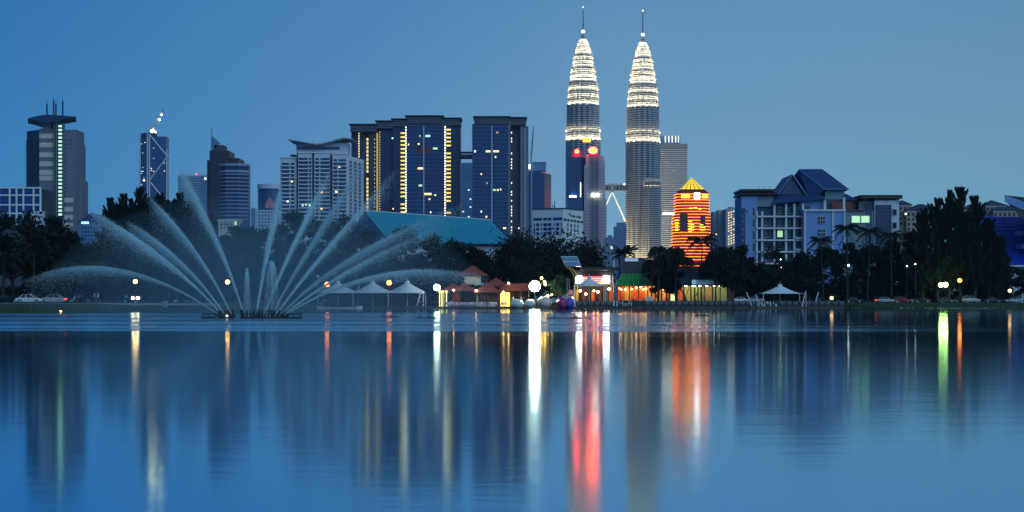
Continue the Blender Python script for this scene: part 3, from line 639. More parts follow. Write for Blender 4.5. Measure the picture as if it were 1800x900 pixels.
b.part('sign_core', MB().loft([[(b.X(1042+5.6*math.cos(a)), -4.6+dy, b.Z(265-4.2*math.sin(a))) for a in [i*2*math.pi/24 for i in range(24)]] for dy in (.5,0)]), M['red_core'], sg)
b.part('sign_mount', MB().box(b.X(1036), b.X(1048), -2.8, 4, b.Z(274), b.Z(258)), M['greyd'])
sg = b.part('sign_disc', MB().loft([[(b.X(1014+3.9*math.cos(a)), 1+dy, b.Z(266-3.8*math.sin(a))) for a in [i*2*math.pi/18 for i in range(18)]] for dy in (1,0)]), M['red_disc'])
b.part('sign_core', MB().loft([[(b.X(1014+2.6*math.cos(a)), .4+dy, b.Z(266-2.5*math.sin(a))) for a in [i*2*math.pi/18 for i in range(18)]] for dy in (.5,0)]), M['red_core'], sg)
E('up_green', (.75,1,.75), 26); E('up_white', (1,.93,.7), 26)
b.part('crown_sign', MB().box(b.X(1025), b.X(1038), 2, 4, b.Z(249), b.Z(242)), M['orange_band'])
for x0, x1, py in ((1001,1008,344),(1009,1013,345)): b.part('uplight', MB().box(b.X(x0), b.X(x1), -1.6, 0, b.Z(py+2.5), b.Z(py)), M['up_green'])
for x0, x1 in ((1040,1042),(1043.5,1046.5),(1047.5,1052)): b.part('uplight', MB().box(b.X(x0), b.X(x1), -4.6, -3.1, b.Z(345), b.Z(341)), M['up_white'])
for i in range(7): lit(b, 1020.5+.3*(i%2), 322+i*3.8, 1.8, 3, 'win_white', .8)

# --- striped slab tower
b = Bd('striped_slab_tower', 'grey slab tower with fine horizontal stripes and lit glass box on its roof', 1184, 2750, 'tower'); k = b.k
b.part('body', MB().box(b.X(1160), b.X(1208), 0, 50, 0, b.Z(255)), M['glassd'])
mb = MB(); q = 258
while q < 372: mb.box(b.X(1159.8), b.X(1208.3), -.8, 50, b.Z(q+2.0), b.Z(q)); q += 3.6
b.part('spandrel_band', mb, M['steel'], kind='stuff')
b.part('top_band', MB().box(b.X(1160), b.X(1208.5), -1, 51, b.Z(260), b.Z(253)), M['grey'])
b.part('roof_box', MB().box(b.X(1161), b.X(1196), 4, 40, b.Z(254), b.Z(238)), M['glassp'])
for p in (1170,1176,1182,1188,1193): b.part('roof_fin', MB().box(b.X(p)-.6, b.X(p)+.6, 3, 4.2, b.Z(250), b.Z(238.5)), M['win_white'])
b.part('lower_body', MB().box(b.X(1160), b.X(1200), -14, 0, 0, b.Z(377)), M['glassd'])
mb = MB(); q = 379
while q < 470: mb.box(b.X(1160), b.X(1200.3), -14.6, -1, b.Z(q+2.0), b.Z(q)); q += 3.6
b.part('lower_band', mb, M['steel'], kind='stuff')
b.part('setback_lamp', MB().box(b.X(1164), b.X(1196), -4, -2, b.Z(377), b.Z(375)), E('up_slab', (1,.88,.6), 24))
for i in range(14): lit(b, 1163+RNG.random()*40, 268+RNG.random()*90, 2.2, 1.4, 'win_dim', -1)
for i in range(12): lit(b, 1163+RNG.random()*22, 385+RNG.random()*50, 2.2, 1.4, 'win_dim', -14.9)

# --- orange floodlit tower with pyramid roof
b = Bd('orange_tower', 'octagonal tower floodlit orange with glowing yellow pyramid roof', 1219, 1900, 'tower'); k = b.k
def octo(hw, cyy, ch=.3):
    h = hw*k; c = h*ch*2*.5
    return [(-h+c*1.2,-h+cyy),(h-c*1.2,-h+cyy),(h,-h+c*1.2+cyy),(h,h-c*1.2+cyy),(h-c*1.2,h+cyy),(-h+c*1.2,h+cyy),(-h,h-c*1.2+cyy),(-h,-h+c*1.2+cyy)]
cyy = 34*k
def ostage(name, py0, py1, hw0, hw1, n):
    st = b.part(name, MB().loft([[(x,y,b.Z(py1)) for x, y in octo(hw1,cyy)],[(x,y,b.Z(py0)) for x, y in octo(hw0,cyy)]]), M['maroon'])
    dz = (py1-py0)/n
    for i in range(n):
        t = (i+.35)/n; hw = hw0+(hw1-hw0)*t; p = py0+i*dz
        ring = [[(x,y,b.Z(p+dz*.42)) for x, y in octo(hw+.55,cyy)],[(x,y,b.Z(p+dz*.12)) for x, y in octo(hw+.55,cyy)]]
        b.part('ledge', MB().loft(ring), M['maroon'], st)
        ring = [[(x,y,b.Z(p+dz*.50)) for x, y in octo(hw+.75,cyy)],[(x,y,b.Z(p+dz*.42)) for x, y in octo(hw+.75,cyy)]]
        b.part('light_strip', MB().loft(ring), M['orange_band'], st)
    return st
ostage('upper_stage', 338, 374, 28.5, 29, 7); ostage('lower_stage', 374, 470, 31, 35.5, 18)
b.part('attic', MB().loft([[(x,y,b.Z(338)) for x, y in octo(28.6,cyy)],[(x,y,b.Z(332)) for x, y in octo(22,cyy)]]), M['maroon'])
hw = 21*k; zb, za = b.Z(332.5), b.Z(310); n = 7
base = [(-hw,cyy-hw),(hw,cyy-hw),(hw,cyy+hw),(-hw,cyy+hw)]
b.part('pyramid_core', MB().loft([[(x,y,zb) for x, y in base],[(x*.02,cyy+(y-cyy)*.02,za) for x, y in base]]), M['maroon'])
pd_ = M['pyr_panel']
for s_ in range(4):
    c0, c1 = base[s_], base[(s_+1)%4]
    for i in range(5):
        t0, t1 = i/5+.015, (i+1)/5-.015
        def pt(u, v): 
            x = c0[0]+(c1[0]-c0[0])*(.5+(u-.5)*(1-v)); y = c0[1]+(c1[1]-c0[1])*(.5+(u-.5)*(1-v)); 
            x += (0-x)*0 ; 
            mx, my = (c0[0]+c1[0])/2, (c0[1]+c1[1])/2
            return ((x-mx)+mx*(1-v)*1.03, (y-my)+cyy+(my-cyy)*(1-v)*1.03, zb+(za-zb)*v+.3)
        for j in range(5):
            u0, u1 = j/5+.02, (j+1)/5-.02
            b.part('roof_panel', MB().add([pt(u0,t0),pt(u1,t0),pt(u1,t1),pt(u0,t1)], [(0,1,2,3)]), pd_)
fy = cyy-29*k-1.3
b.part('emblem', MB().box(b.X(1220.5,fy), b.X(1230,fy), fy-.6, fy, b.Z(350), b.Z(339)), M['white_panel'])
for p in (1199,1203,1207,1211): b.part('lit_pane', MB().box(b.X(p-1.5,fy), b.X(p+1.5,fy), fy-.4, fy, b.Z(348), b.Z(341)), M['yellow_pane_glow'])
for p in (1236,1239.5,1243): b.part('lit_pane', MB().box(b.X(p-1.3,fy), b.X(p+1.3,fy), fy+1.5, fy+2.2, b.Z(348), b.Z(341)), M['yellow_pane_glow'])
fy2 = cyy-33*k-1.6
pg = mat('plum_glass', (.1,.03,.03), .3); b.part('dark_glazing', MB().box(b.X(1195,fy2), b.X(1209,fy2), fy2-.3, fy2+.4, b.Z(407), b.Z(376)), pg); b.part('dark_glazing', MB().box(b.X(1231,fy2), b.X(1240,fy2), fy2-.3, fy2+.4, b.Z(400), b.Z(378)), pg)
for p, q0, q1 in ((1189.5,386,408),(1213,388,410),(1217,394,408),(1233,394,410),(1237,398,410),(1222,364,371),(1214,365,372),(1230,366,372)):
    for i in range(int((q1-q0)/4.36)): b.part('painted_floodlight', MB().box(b.X(p-2.8,fy2), b.X(p+2.8,fy2), fy2-.5, fy2-.1, b.Z(q0+i*4.36+1.9), b.Z(q0+i*4.36+.5)), M['yellow_pane_glow'])  # floodlit areas of the wall, painted as short glowing yellow strips

# --- small towers in the gaps
b = Bd('gap_tower', 'plain blue tower in the gap under the tall skybridge', 1090, 2200, 'tower')
b.part('body', MB().box(b.X(1080), b.X(1101), 0, 20, 0, b.Z(398)).prism([(b.X(1085),2),(b.X(1101),2),(b.X(1101),18),(b.X(1085),18)], b.Z(398), b.Z(391)), M['glassp']); b.part('windows', grid_windows(MB(), b.X(1081), b.X(1100), 0, b.Z(470), b.Z(402), 4, 16, .5, .5), M['glass'], kind='stuff')
b = Bd('gap_block', 'low pale blue block with one lime lit window below skybridge', 1071, 2000, 'building')
b.part('body', MB().box(b.X(1064), b.X(1079), 0, 20, 0, b.Z(417)), M['glassp']); b.part('plant_room', MB().box(b.X(1069), b.X(1076), 3, 9, b.Z(417), b.Z(413)), M['glassp'])
lit(b, 1075, 435, 4, 5, 'win_green')
b = Bd('slab_flats', 'pale concrete flats with blank white end wall beside orange tower', 1265, 1350, 'flats')
b.part('wall', MB().box(b.X(1254), b.X(1263), 2, 20, 0, b.Z(372)), M['grey2']); b.part('end_wall', MB().box(b.X(1263), b.X(1276), 0, 22, 0, b.Z(369)), mat('pale_render', (.5,.47,.49), .7, var=.06, scale=.05))
b.part('windows', grid_windows(MB(), b.X(1255), b.X(1262.5), 2, b.Z(440), b.Z(374), 3, 16, .5, .5), M['glass'], kind='stuff')
for i in range(2): b.part('vent_slot', MB().box(b.X(1267), b.X(1272), -.15, .2, b.Z(384+i*16), b.Z(383+i*16)), M['greyd'])
lit(b, 1259, 412, 2, 2, 'win_warm', 1.5); lit(b, 1263, 363, 2.5, 2.5, 'win_dim', 2)
b = Bd('slab_flats', 'concrete flats with slanting columns of small amber stair windows', 1289, 1330, 'flats')
b.part('wall', MB().box(b.X(1276), b.X(1299), 0, 22, 0, b.Z(367)), M['grey2']); b.part('corner_wall', MB().box(b.X(1299), b.X(1303), 3, 22, 0, b.Z(370)), M['white_b'])
b.part('roof_room', MB().box(b.X(1283), b.X(1292), 5, 15, b.Z(367), b.Z(363)), M['grey2'])
for i in range(13):
    for j in range(3):
        if RNG.random() < .85: lit(b, 1281+j*4.4, 374+i*4.6-j*1.4, 1.7, 1.8, 'win_warm', -.3)

# --- blue-white institute with steep gabled roofs
b = Bd('gabled_institute', 'pale blue five storey institute with steep stacked blue gables', 1440, 480, 'building'); k = b.k
bw, wh = M['bwall'], M['white_b']
# left tower
lt = b.part('stair_tower', MB().box(b.X(1303), b.X(1331), 0, 14, 0, b.Z(345)), bw)
b.part('corner_panel', MB().box(b.X(1303.8), b.X(1310), -.15, .4, 0, b.Z(366)), M['navy'], lt)
wf, wp = unit_box('window_frame', wh), unit_box('pane', M['glassd'])
wlit = unit_box('pane', M['win_green'])
def window(px, py, w, h, y, nx=2, parent=None, pane=None, nz=1):
    o = inst(wf, 'window', parent or b.r, (b.X(px,y), y-.05, b.Z(py,y)), 0, None); o.data = wf; 
    o.scale = (w*k, .22, h*k)
    for i in range(nx):
        for j in range(nz):
            q = inst(pane or wp, 'pane', o, ((i+.5)/nx-.5, -.4, (j+.5)/nz-.5), 0, (.82/nx, .5, .86/nz))
    return o
for py in (385,407,427.5,449): window(1305.6, py, 3, 11, -.2, 1, lt)
window(1313, 371, 4, 3.5, 0, 1, lt)
for py in (372,392,413,435): window(1325, py, 3, 17, 0, 1, lt)
b.part('roof_slab', MB().prism([(b.X(1300),-1),(b.X(1363),-1),(b.X(1363),15),(b.X(1300),15)], b.Z(343), b.Z(336), poly2=[(b.X(1304),0),(b.X(1359),0),(b.X(1359),14),(b.X(1304),14)]).box(b.X(1301), b.X(1362), -.8, 14.8, b.Z(336), b.Z(332.5)), M['black'])
for q in (1337,1345.5,1355): b.part('roof_aerial', MB().bar((b.X(q),3,b.Z(333)), (b.X(q),3,b.Z(326)), .06).bar((b.X(q-1.5),3,b.Z(327)), (b.X(q+1.5),3,b.Z(327)), .05), M['dark'])
b.part('recess_wall', MB().box(b.X(1331), b.X(1362), 1.6, 14, 0, b.Z(344)), M['bwall2'])
b.part('upper_panel', MB().box(b.X(1331), b.X(1359), .6, 1.7, b.Z(363), b.Z(344)), M['teal'])
# loggia grid
for py in (380.5,401,422,442.5,463): b.part('floor_slab', MB().box(b.X(1329), b.X(1413), -.8, 3, b.Z(py+1.6), b.Z(py-1.2)), wh)
for p in (1330,1339.5,1361,1381.5,1396,1411): b.part('pillar', MB().box(b.X(p)-.28, b.X(p)+.28, -.5, .6, 0, b.Z(358 if p > 1350 else 372)), wh)
b.part('loggia_wall', MB().box(b.X(1361), b.X(1413), 2, 14, 0, b.Z(358)), M['bwall2'])
for fl in range(5):
    py = 370 + fl*20.6
    for p in (1371,1388.5,1403.5):
        window(p, py, 9.5 if p < 1400 else 8, 12.5, 1.9, 3, None, wlit if (fl == 2 and p == 1371) else None)
    for p in (1346,1354): 
        if fl: window(p, py, 6, 13, 1.5, 2)
    if fl > 1: b.part('balcony_rail', MB().box(b.X(1397), b.X(1413), -1.2, -.9, b.Z(py+9), b.Z(py+5.5)), wh)
b.part('right_loggia_wall', MB().box(b.X(1406), b.X(1448), 1.2, 14, b.Z(372), b.Z(352)), bw); window(1417, 365, 14, 9.5, 1.1, 4)
# stacked gables
def gable(name, p0, p1, pk, ye, yp, y0, y1, m, wallm):
    A0, A1, Pk = (b.X(p0,y0),b.Z(ye,y0)), (b.X(p1,y0),b.Z(ye,y0)), (b.X(pk,y0),b.Z(yp,y0))
    g_ = b.part(name, MB().loft([[(A0[0]+.6,y0,A0[1]),(A1[0]-.6,y0,A1[1]),(Pk[0],y0,Pk[1]-.5)],[(A0[0]+.6,y1,A0[1]),(A1[0]-.6,y1,A1[1]),(Pk[0],y1,Pk[1]-.5)]]), wallm)
    for a in (A0, A1):
        n_ = Vector((Pk[1]-a[1], 0, -(Pk[0]-a[0]))).normalized(); n_ = n_ if n_.z > 0 else -n_
        v = [(a[0],y0-.7,a[1]),(Pk[0],y0-.7,Pk[1]),(Pk[0],y1,Pk[1]),(a[0],y1,a[1])]; u = [tuple(Vector(q)+n_*.22) for q in v]
        b.part('roof_slope', MB().add(v+u, [(0,1,2,3),(7,6,5,4),(0,4,5,1),(1,5,6,2),(2,6,7,3),(3,7,4,0)]), m, g_)
        b.part('barge_board', MB().bar((a[0],y0-.8,a[1]+.05), (Pk[0],y0-.8,Pk[1]+.05), .22), M['bwall'], g_)
    return g_
b.part('skirt_roof', MB().loft([[(b.X(1356),-1.4,b.Z(359)),(b.X(1452),-1.4,b.Z(350)),(b.X(1452),12,b.Z(350)),(b.X(1356),12,b.Z(359))],[(b.X(1370),2,b.Z(342)),(b.X(1440),2,b.Z(338)),(b.X(1440),12,b.Z(338)),(b.X(1370),12,b.Z(342))]]), M['broof'])
gable('front_gable', 1367, 1416, 1392, 342, 307.5, 1.5, 18, M['broof'], M['bwall2'])
b.part('main_roof', MB().add([(b.X(1404,6),6,b.Z(298,6)),(b.X(1445,6),6,b.Z(298,6)),(b.X(1492,0),0,b.Z(333,0)),(b.X(1449,0),0,b.Z(333,0)),(b.X(1370,18),18,b.Z(342,18)),(b.X(1480,24),24,b.Z(340,24)),(b.X(1424,1),1,b.Z(352,1))],
    [(3,2,1,0),(0,1,5,4),(2,5,1),(0,4,6,3)]), M['broof'])
for a, c in (((1404,298,6),(1449,333,0)),((1404,298,6),(1445,298,6)),((1445,298,6),(1492,333,0)),((1449,333,0),(1492,333,0))):
    b.part('roof_trim', MB().bar((b.X(a[0],a[2]),a[2]-.1,b.Z(a[1],a[2])+.05), (b.X(c[0],c[2]),c[2]-.1,b.Z(c[1],c[2])+.05), .16), M['bwall'])
b.part('attic_wall', MB().box(b.X(1452), b.X(1486), 1.4, 12, b.Z(372), b.Z(333)), M['teal'])
b.part('right_skirt', MB().loft([[(b.X(1484),-.5,b.Z(352)),(b.X(1508),-.5,b.Z(352)),(b.X(1508),8,b.Z(352)),(b.X(1484),8,b.Z(352))],[(b.X(1484),2,b.Z(340)),(b.X(1490),2,b.Z(340)),(b.X(1490),8,b.Z(340)),(b.X(1484),8,b.Z(340))]]), M['broof'])
for p in (1449.5,1483): b.part('pillar', MB().box(b.X(p)-.35, b.X(p)+.35, -.6, .2, b.Z(370), b.Z(347)), wh)
b.part('terrace_wall', MB().box(b.X(1461), b.X(1498), -.4, .2, b.Z(369), b.Z(355)), M['brick'])
b.part('terrace_back', MB().box(b.X(1452), b.X(1506), .6, 6, b.Z(370), b.Z(350)), M['greyd'])
# centre block
cb = b.part('centre_block', MB().box(b.X(1413,-3), b.X(1486,-3), -3, 12, 0, b.Z(371.5,-3)), bw)
b.part('cornice', MB().box(b.X(1411.5,-3), b.X(1487,-3), -3.5, 12, b.Z(371.5,-3), b.Z(368,-3)), wh, cb)
for p in (1414.5,1464,1484): b.part('pilaster', MB().box(b.X(p,-3)-.25, b.X(p,-3)+.25, -3.3, -2.9, 0, b.Z(371,-3)), wh, cb)
for py in (387,409,431): window(1444, py, 13, 13, -3.05, 3, cb, None, 2)
# right block
rb = b.part('right_block', MB().box(b.X(1486,-2), b.X(1537,-2), -2, 12, 0, b.Z(371,-2)), M['teal'])
b.part('cornice', MB().box(b.X(1487.2,-2), b.X(1519,-2), -2.5, 12, b.Z(371,-2), b.Z(368.5,-2)), M['brick'], rb)
window(1512.5, 385.5, 33, 13, -2.05, 2, rb, wlit)
b.part('upper_block', MB().box(b.X(1510,-1), b.X(1536,-1), -1, 12, b.Z(371,-1), b.Z(353,-1)), M['teal'])
for p in (1523,1527,1531): b.part('downpipe', MB().box(b.X(p,-2)-.12, b.X(p,-2)+.12, -2.2, -1.9, 0, b.Z(356,-2)), M['bwall2'])
eb = b.part('end_block', MB().box(b.X(1537,-2.4), b.X(1580,-2.4), -2.4, 14, 0, b.Z(352,-2.4)), wh)
mb = MB()
for i in range(16): b.part('siding_board', MB().box(b.X(1539,-2.6), b.X(1567,-2.6), -2.65, -2.3, b.Z(366+i*6.2,-2.6), b.Z(360.4+i*6.2,-2.6)), M['bwall2'], eb)
b.part('siding_backing', MB().box(b.X(1539,-2.5), b.X(1567,-2.5), -2.5, -2.3, 0, b.Z(360,-2.5)), M['black'], eb)
for py in (373,396,418): window(1572.5, py, 8, 11.5, -2.5, 1, eb)
b.part('end_roof', MB().box(b.X(1508), b.X(1581.5), -3.5, 15, b.Z(350), b.Z(344)), M['black'])
for i in range(4): b.part('roof_bracket', MB().box(b.X(1514+i*20), b.X(1516+i*20), -3.2, -2.6, b.Z(353.5), b.Z(350)), M['black'])

# --- peach apartments on the right
def hip(b, x0, x1, y0, y1, ze, zr, m, name='roof', over=.8, parent=None):
    ax, bx_ = b.X(x0)-over, b.X(x1)+over; h = (y1-y0)/2+over; ins = min(h, (bx_-ax)/2-.1)
    return b.part(name, MB().add([(ax,y0-over,ze),(bx_,y0-over,ze),(bx_,y1+over,ze),(ax,y1+over,ze),(ax+ins,(y0+y1)/2,zr),(bx_-ins,(y0+y1)/2,zr)], [(0,1,5,4),(1,2,5),(2,3,4,5),(3,0,4),(3,2,1,0)]), m, parent)
M['slate'] = mat('slate_roof', (.035,.045,.075), .6, var=.2, scale=.4)
for nm, lb, px_, D, boxes in (('hip_roofed_flats', 'peach flats with dark hip roof behind the palms beside institute', 1615, 760, [(1580,1602,360,350,0),(1590,1652,371,358,-4)]),
                              ('hip_roofed_flats', 'peach flats with two dark hip roofs above bright blue roof slope', 1740, 760, [(1700,1735,367,356,4),(1733,1768,361,350,0),(1742,1790,371,357,-4)])):
    b = Bd(nm, lb, px_, D, 'flats'); k = b.k
    for x0, x1, ye, yr, y in boxes:
        w_ = b.part('wall', MB().box(b.X(x0), b.X(x1), y, y+14, 0, b.Z(ye)), M['peach']); hip(b, x0, x1, y, y+14, b.Z(ye), b.Z(yr), M['slate'], parent=w_)
        b.part('cornice', MB().box(b.X(x0)-.3, b.X(x1)+.3, y-.4, y+14.3, b.Z(ye+2.4), b.Z(ye+1)), M['white_b'], w_)
        nx = int((x1-x0)/7)
        for i in range(nx):
            for j in range(4):
                cx = x0+(i+.5)*(x1-x0)/nx; o = inst(unit_box('window', M['glassd']) if 'fw' not in M else M['fw'], 'window', w_, (b.X(cx), y-.1, b.Z(ye+7+j*8.5)), 0, (3.6*k, .25, 5*k))
    lit(b, boxes[0][0]+12, boxes[0][2]+16, 3, 3, 'win_white', -4.4)

# --- big blue tiled roof and soaring eave on the far right
b = Bd('blue_roofed_hall', 'hall with huge bright blue ribbed roof slope at the right edge', 1760, 440, 'hall'); k = b.k
V = [(b.X(1703,22),22,b.Z(381,22)),(b.X(1840,22),22,b.Z(381,22)),(b.X(1850),0,b.Z(465)),(b.X(1772),0,b.Z(465))]
M['royal'] = mat('royal_blue_roof', (.016,.06,.6), .45, var=.12, scale=.5)
rf = b.part('roof', MB().add(V+[(x,y+.6,z-.6) for x,y,z in V], [(3,2,1,0),(4,5,6,7),(0,1,5,4),(1,2,6,5),(2,3,7,6),(3,0,4,7)]), M['royal'])
N = 13
for i in range(N):
    t0 = i/N; L0, R0 = Vector(V[3]).lerp(Vector(V[0]), t0), Vector(V[2]).lerp(Vector(V[1]), t0); L1, R1 = Vector(V[3]).lerp(Vector(V[0]), t0+1/N), Vector(V[2]).lerp(Vector(V[1]), t0+1/N)
    nx = 20
    o1, o2 = Vector((0,-.12,.14)), Vector((0,-.02,.02))
    for j in range(nx):
        u0, u1 = j/nx+.004, (j+1)/nx-.004
        if b.px + (L0.lerp(R0,u0).x)/k > 1815: continue
        b.part('roof_tile', MB().add([tuple(L0.lerp(R0,u0)+o1), tuple(L0.lerp(R0,u1)+o1), tuple(L1.lerp(R1,u1)+o2), tuple(L1.lerp(R1,u0)+o2)], [(0,1,2,3)]), M['royal'], rf)
b.part('wall', MB().box(b.X(1775), b.X(1850), 2, 24, 0, b.Z(466)), M['white_b'])
b.part('lower_eave', MB().box(b.X(1770), b.X(1850), -.6, 1.8, b.Z(469), b.Z(466)), M['white_b'])
for py in (409,433): b.part('dormer', MB().box(b.X(1797,2), b.X(1815,2), 2, 9, b.Z(py+4,2), b.Z(py-4,2)), M['bwall'])
b.part('soaring_eave', MB().add([(b.X(1766,-4),-4,b.Z(343,-4)),(b.X(1850,-4),-4,b.Z(352,-4)),(b.X(1850,20),20,b.Z(352,20)),(b.X(1778,20),20,b.Z(346,20)),
    (b.X(1768,-4),-4,b.Z(354,-4)),(b.X(1850,-4),-4,b.Z(440,-4)),(b.X(1850,20),20,b.Z(440,20)),(b.X(1780,20),20,b.Z(356,20))], [(0,3,2,1),(4,5,6,7),(0,1,5,4),(1,2,6,5),(2,3,7,6),(3,0,4,7)]), M['black'])
b.part('eave_fascia', MB().add([(b.X(1766,-4.3),-4.3,b.Z(342,-4.3)),(b.X(1850,-4.3),-4.3,b.Z(374,-4.3)),(b.X(1850,-4.3),-4.3,b.Z(392,-4.3)),(b.X(1767,-4.3),-4.3,b.Z(355,-4.3)),
   (b.X(1766,-4.3),-4.05,b.Z(342,-4.3)),(b.X(1850,-4.3),-4.05,b.Z(374,-4.3)),(b.X(1850,-4.3),-4.05,b.Z(392,-4.3)),(b.X(1767,-4.3),-4.05,b.Z(355,-4.3))], [(3,2,1,0),(4,5,6,7),(0,1,5,4),(2,3,7,6),(3,0,4,7)]), M['bwall'])
# ------------------------------------------------------------------ lakeside: tents, pavilion, restaurant
DK = MB().box(X(560,392), X(1290,392), 391.5, 414, -1.0, .42)
deck = tag(DK.build('lakeside_deck', M['wood']), kind='structure')
DKZ = .42
for i in range(46):
    MB().box(-.12,.12,-.12,.12,-.9,.36).build('pile', M['dark'], deck, (X(564+i*15.8,391.4), 391.3, 0))

def tent(name, label, D, peaks, x0, x1, eave, peak, depth, group=None, skew=None):
    """membrane tent: saddle-shaped cloth over masts; peaks = photo columns of the mast tops"""
    cx = (x0+x1)/2; t = thing(name, label, 'tent', (X(cx,D), D, DKZ), group); kk = D/F
    xx = lambda p: (p-cx)*kk; zz = lambda p: Z(p,D)-DKZ
    nx, ny = max(24, int((x1-x0)/3)), 12; mb = MB(); ze = zz(eave); zp = zz(peak)
    half = (x1-x0)/len(peaks)/2*kk*(1.4 if len(peaks) > 1 else 1.05)
    for j in range(ny+1):
        v = j/ny*2-1
        for i in range(nx+1):
            u = x0+(x1-x0)*i/nx; x = xx(u)
            d = min(math.hypot((x-xx(p))/half, v) for p in peaks)
            z = ze + (zp-ze)*max(0, 1-min(1,d))**1.45 + .25*max(0, abs(v)-.8)*0
            if d < .07: z = zp
            mb.v.append((x*(1-.0*abs(v)), v*depth/2, z-.35*(1-abs(v))*(0)))
    for j in range(ny):
        for i in range(nx): q = j*(nx+1)+i; mb.f.append((q,q+1,q+nx+2,q+nx+1)); mb.m.append(0)
    cl = mb.build('canopy', M['membrane'], t, smooth=True); so_ = cl.modifiers.new('thickness', 'SOLIDIFY'); so_.thickness = .05
    for p in peaks:
        MB().tube([(xx(p),0,0),(xx(p),0,zp+.7)], .12, .06, n=8).build('mast', M['white'], t)
        MB().lathe([(.55,zp-.25),(.5,zp+.12),(.1,zp+.2)], xx(p), 0, 10).build('mast_cap', M['white'], t)
    for sy in (-1, 1):
        for p in ([x0+1] + [(a+c)/2 for a, c in zip(peaks, peaks[1:])] + [x1-1]): MB().tube([(xx(p),sy*depth/2*.97,0),(xx(p),sy*depth/2*.97,ze+.02)], .08, n=6).build('post', M['white'], t)
    return t, xx, zz
t, xx, zz = tent('membrane_tent', 'long white three-peaked membrane tent on the deck behind the fountain', 400, (594,655,716), 563, 747, 515, 495, 12)
MB().bar((xx(741),-6,zz(517)), (xx(735),-6,zz(538)), .12).bar((xx(741),-6,zz(517)), (xx(749),-6,zz(516)), .1).build('strut', M['white'], t)
t, xx, zz = tent('membrane_tent', 'small white pointed tent in front of the red stage sign', 398, (1036,), 1008, 1064, 502, 487, 7)
for s_ in (1000, 1066, 996): MB().tube([(xx(s_),-3,0),(xx(s_),-3,zz(490))], .05, n=6).build('guy_mast', M['white'], t)
t, xx, zz = tent('membrane_tent', 'lone pale blue-white tent with slanting white props by dark trees', 396, (1371,), 1336, 1412, 516, 501, 9)
for a, c in (((1308,514),(1316,537)),((1324,518),(1326,529)),((1411,512),(1403,540)),((1433,514),(1427,530))): MB().bar((xx(a[0]),-4,zz(a[1])), (xx(c[0]),-5,max(-.7,zz(c[1]))), .16).build('prop', M['white'], t)
MB().box(X(1291,391)-X(1374,396), X(1484,391)-X(1374,396), -5.5, 17, -1.3, -.004).build('tent_platform', M['wood'], t)

# red tiled pavilion
b = Bd('red_roof_pavilion', 'lakeside pavilion under clustered red tiled roofs with raised lantern roof', 838, 398, 'pavilion'); k = b.k; b.r.location.z = DKZ
b.Z = lambda p, y=0, D=398: Z(p, D+y) - DKZ
def pyr(px, hw, ye, yp, y, d, nm='roof', wall=True):
    x, h = b.X(px,y), hw*k; ze, zp = b.Z(ye,y), b.Z(yp,y)
    r_ = b.part(nm, MB().loft([[(x-h,y-d,ze),(x+h,y-d,ze),(x+h,y+d,ze),(x-h,y+d,ze)],[(x-.05,y-.05,zp),(x+.05,y-.05,zp),(x+.05,y+.05,zp),(x-.05,y+.05,zp)]]), M['tile'])
    b.part('fascia', MB().box(x-h-.06, x+h+.06, y-d-.06, y+d+.06, ze-.22, ze-.01), M['black'], r_)
    for sx, sy in ((-1,-1),(1,-1),(1,1),(-1,1)): b.part('hip_tile', MB().bar((x+sx*h,y+sy*d,ze+.05), (x,y,zp+.06), .13), M['tile'], r_)
    return r_
pyr(831, 27, 484.5, 467.5, 7, 3.6, 'lantern_roof'); b.part('lantern_wall', MB().box(b.X(817,7), b.X(845,7), 4.4, 9.6, b.Z(500,7), b.Z(484.5,7)), M['cream'])
pyr(857, 24, 514, 497, 0, 3.2); pyr(816, 22, 511, 497, 3, 3.2); pyr(797, 17, 509.5, 499, 5, 2.6); pyr(872, 22, 503, 489, 10, 3); pyr(893, 17, 507, 498, 5, 3)
b.part('flat_roof', MB().loft([[(b.X(876),0,b.Z(511)),(b.X(934),0,b.Z(511)),(b.X(934),7,b.Z(511)),(b.X(876),7,b.Z(511))],[(b.X(890),3,b.Z(498)),(b.X(932),3,b.Z(498)),(b.X(932),4,b.Z(498)),(b.X(890),4,b.Z(498))]]), M['tile'])
b.part('red_wall', MB().box(b.X(795), b.X(808), 2, 6, 0, b.Z(511)), M['brick']); b.part('back_wall', MB().box(b.X(808), b.X(926), 5, 6, 0, b.Z(509)), M['wood'])
b.part('counter', MB().box(b.X(840), b.X(872), 1.6, 2.4, 0, 1.1), M['cream'])
for p in (782,790,811,826,839,856,872,898,915,929): b.part('post', MB().box(b.X(p)-.13, b.X(p)+.13, -1.8, -1.5, 0, b.Z(511)), M['dark'] if p not in (839,) else M['cream'])
b.part('lit_doorway', MB().box(b.X(879.5), b.X(896), 4.7, 4.95, 0, b.Z(514)), M['inner_yellow'])
for i in range(4): b.part('lit_column', MB().box(b.X(772+i*4), b.X(773.6+i*4), 0, .2, 0, b.Z(514)), mat('lit_post', (.8,.75,.3), .5, emit=(1,.9,.35), es=1.6, sample='NONE'))
b.part('lit_beam', MB().box(b.X(771), b.X(787), 0, .4, b.Z(514), b.Z(511)), M['inner_yellow'])
bl = MB().sphere((0,0,0), .2, n=8, m=5).mesh('lamp', M['bulb'])
for p, q, y in ((797.5,510,-.5),(885,513.5,2),(894,498,3),(837,510.5,-3)): o = inst(bl, 'lamp', b.r, (b.X(p,y), y, b.Z(q,y)))
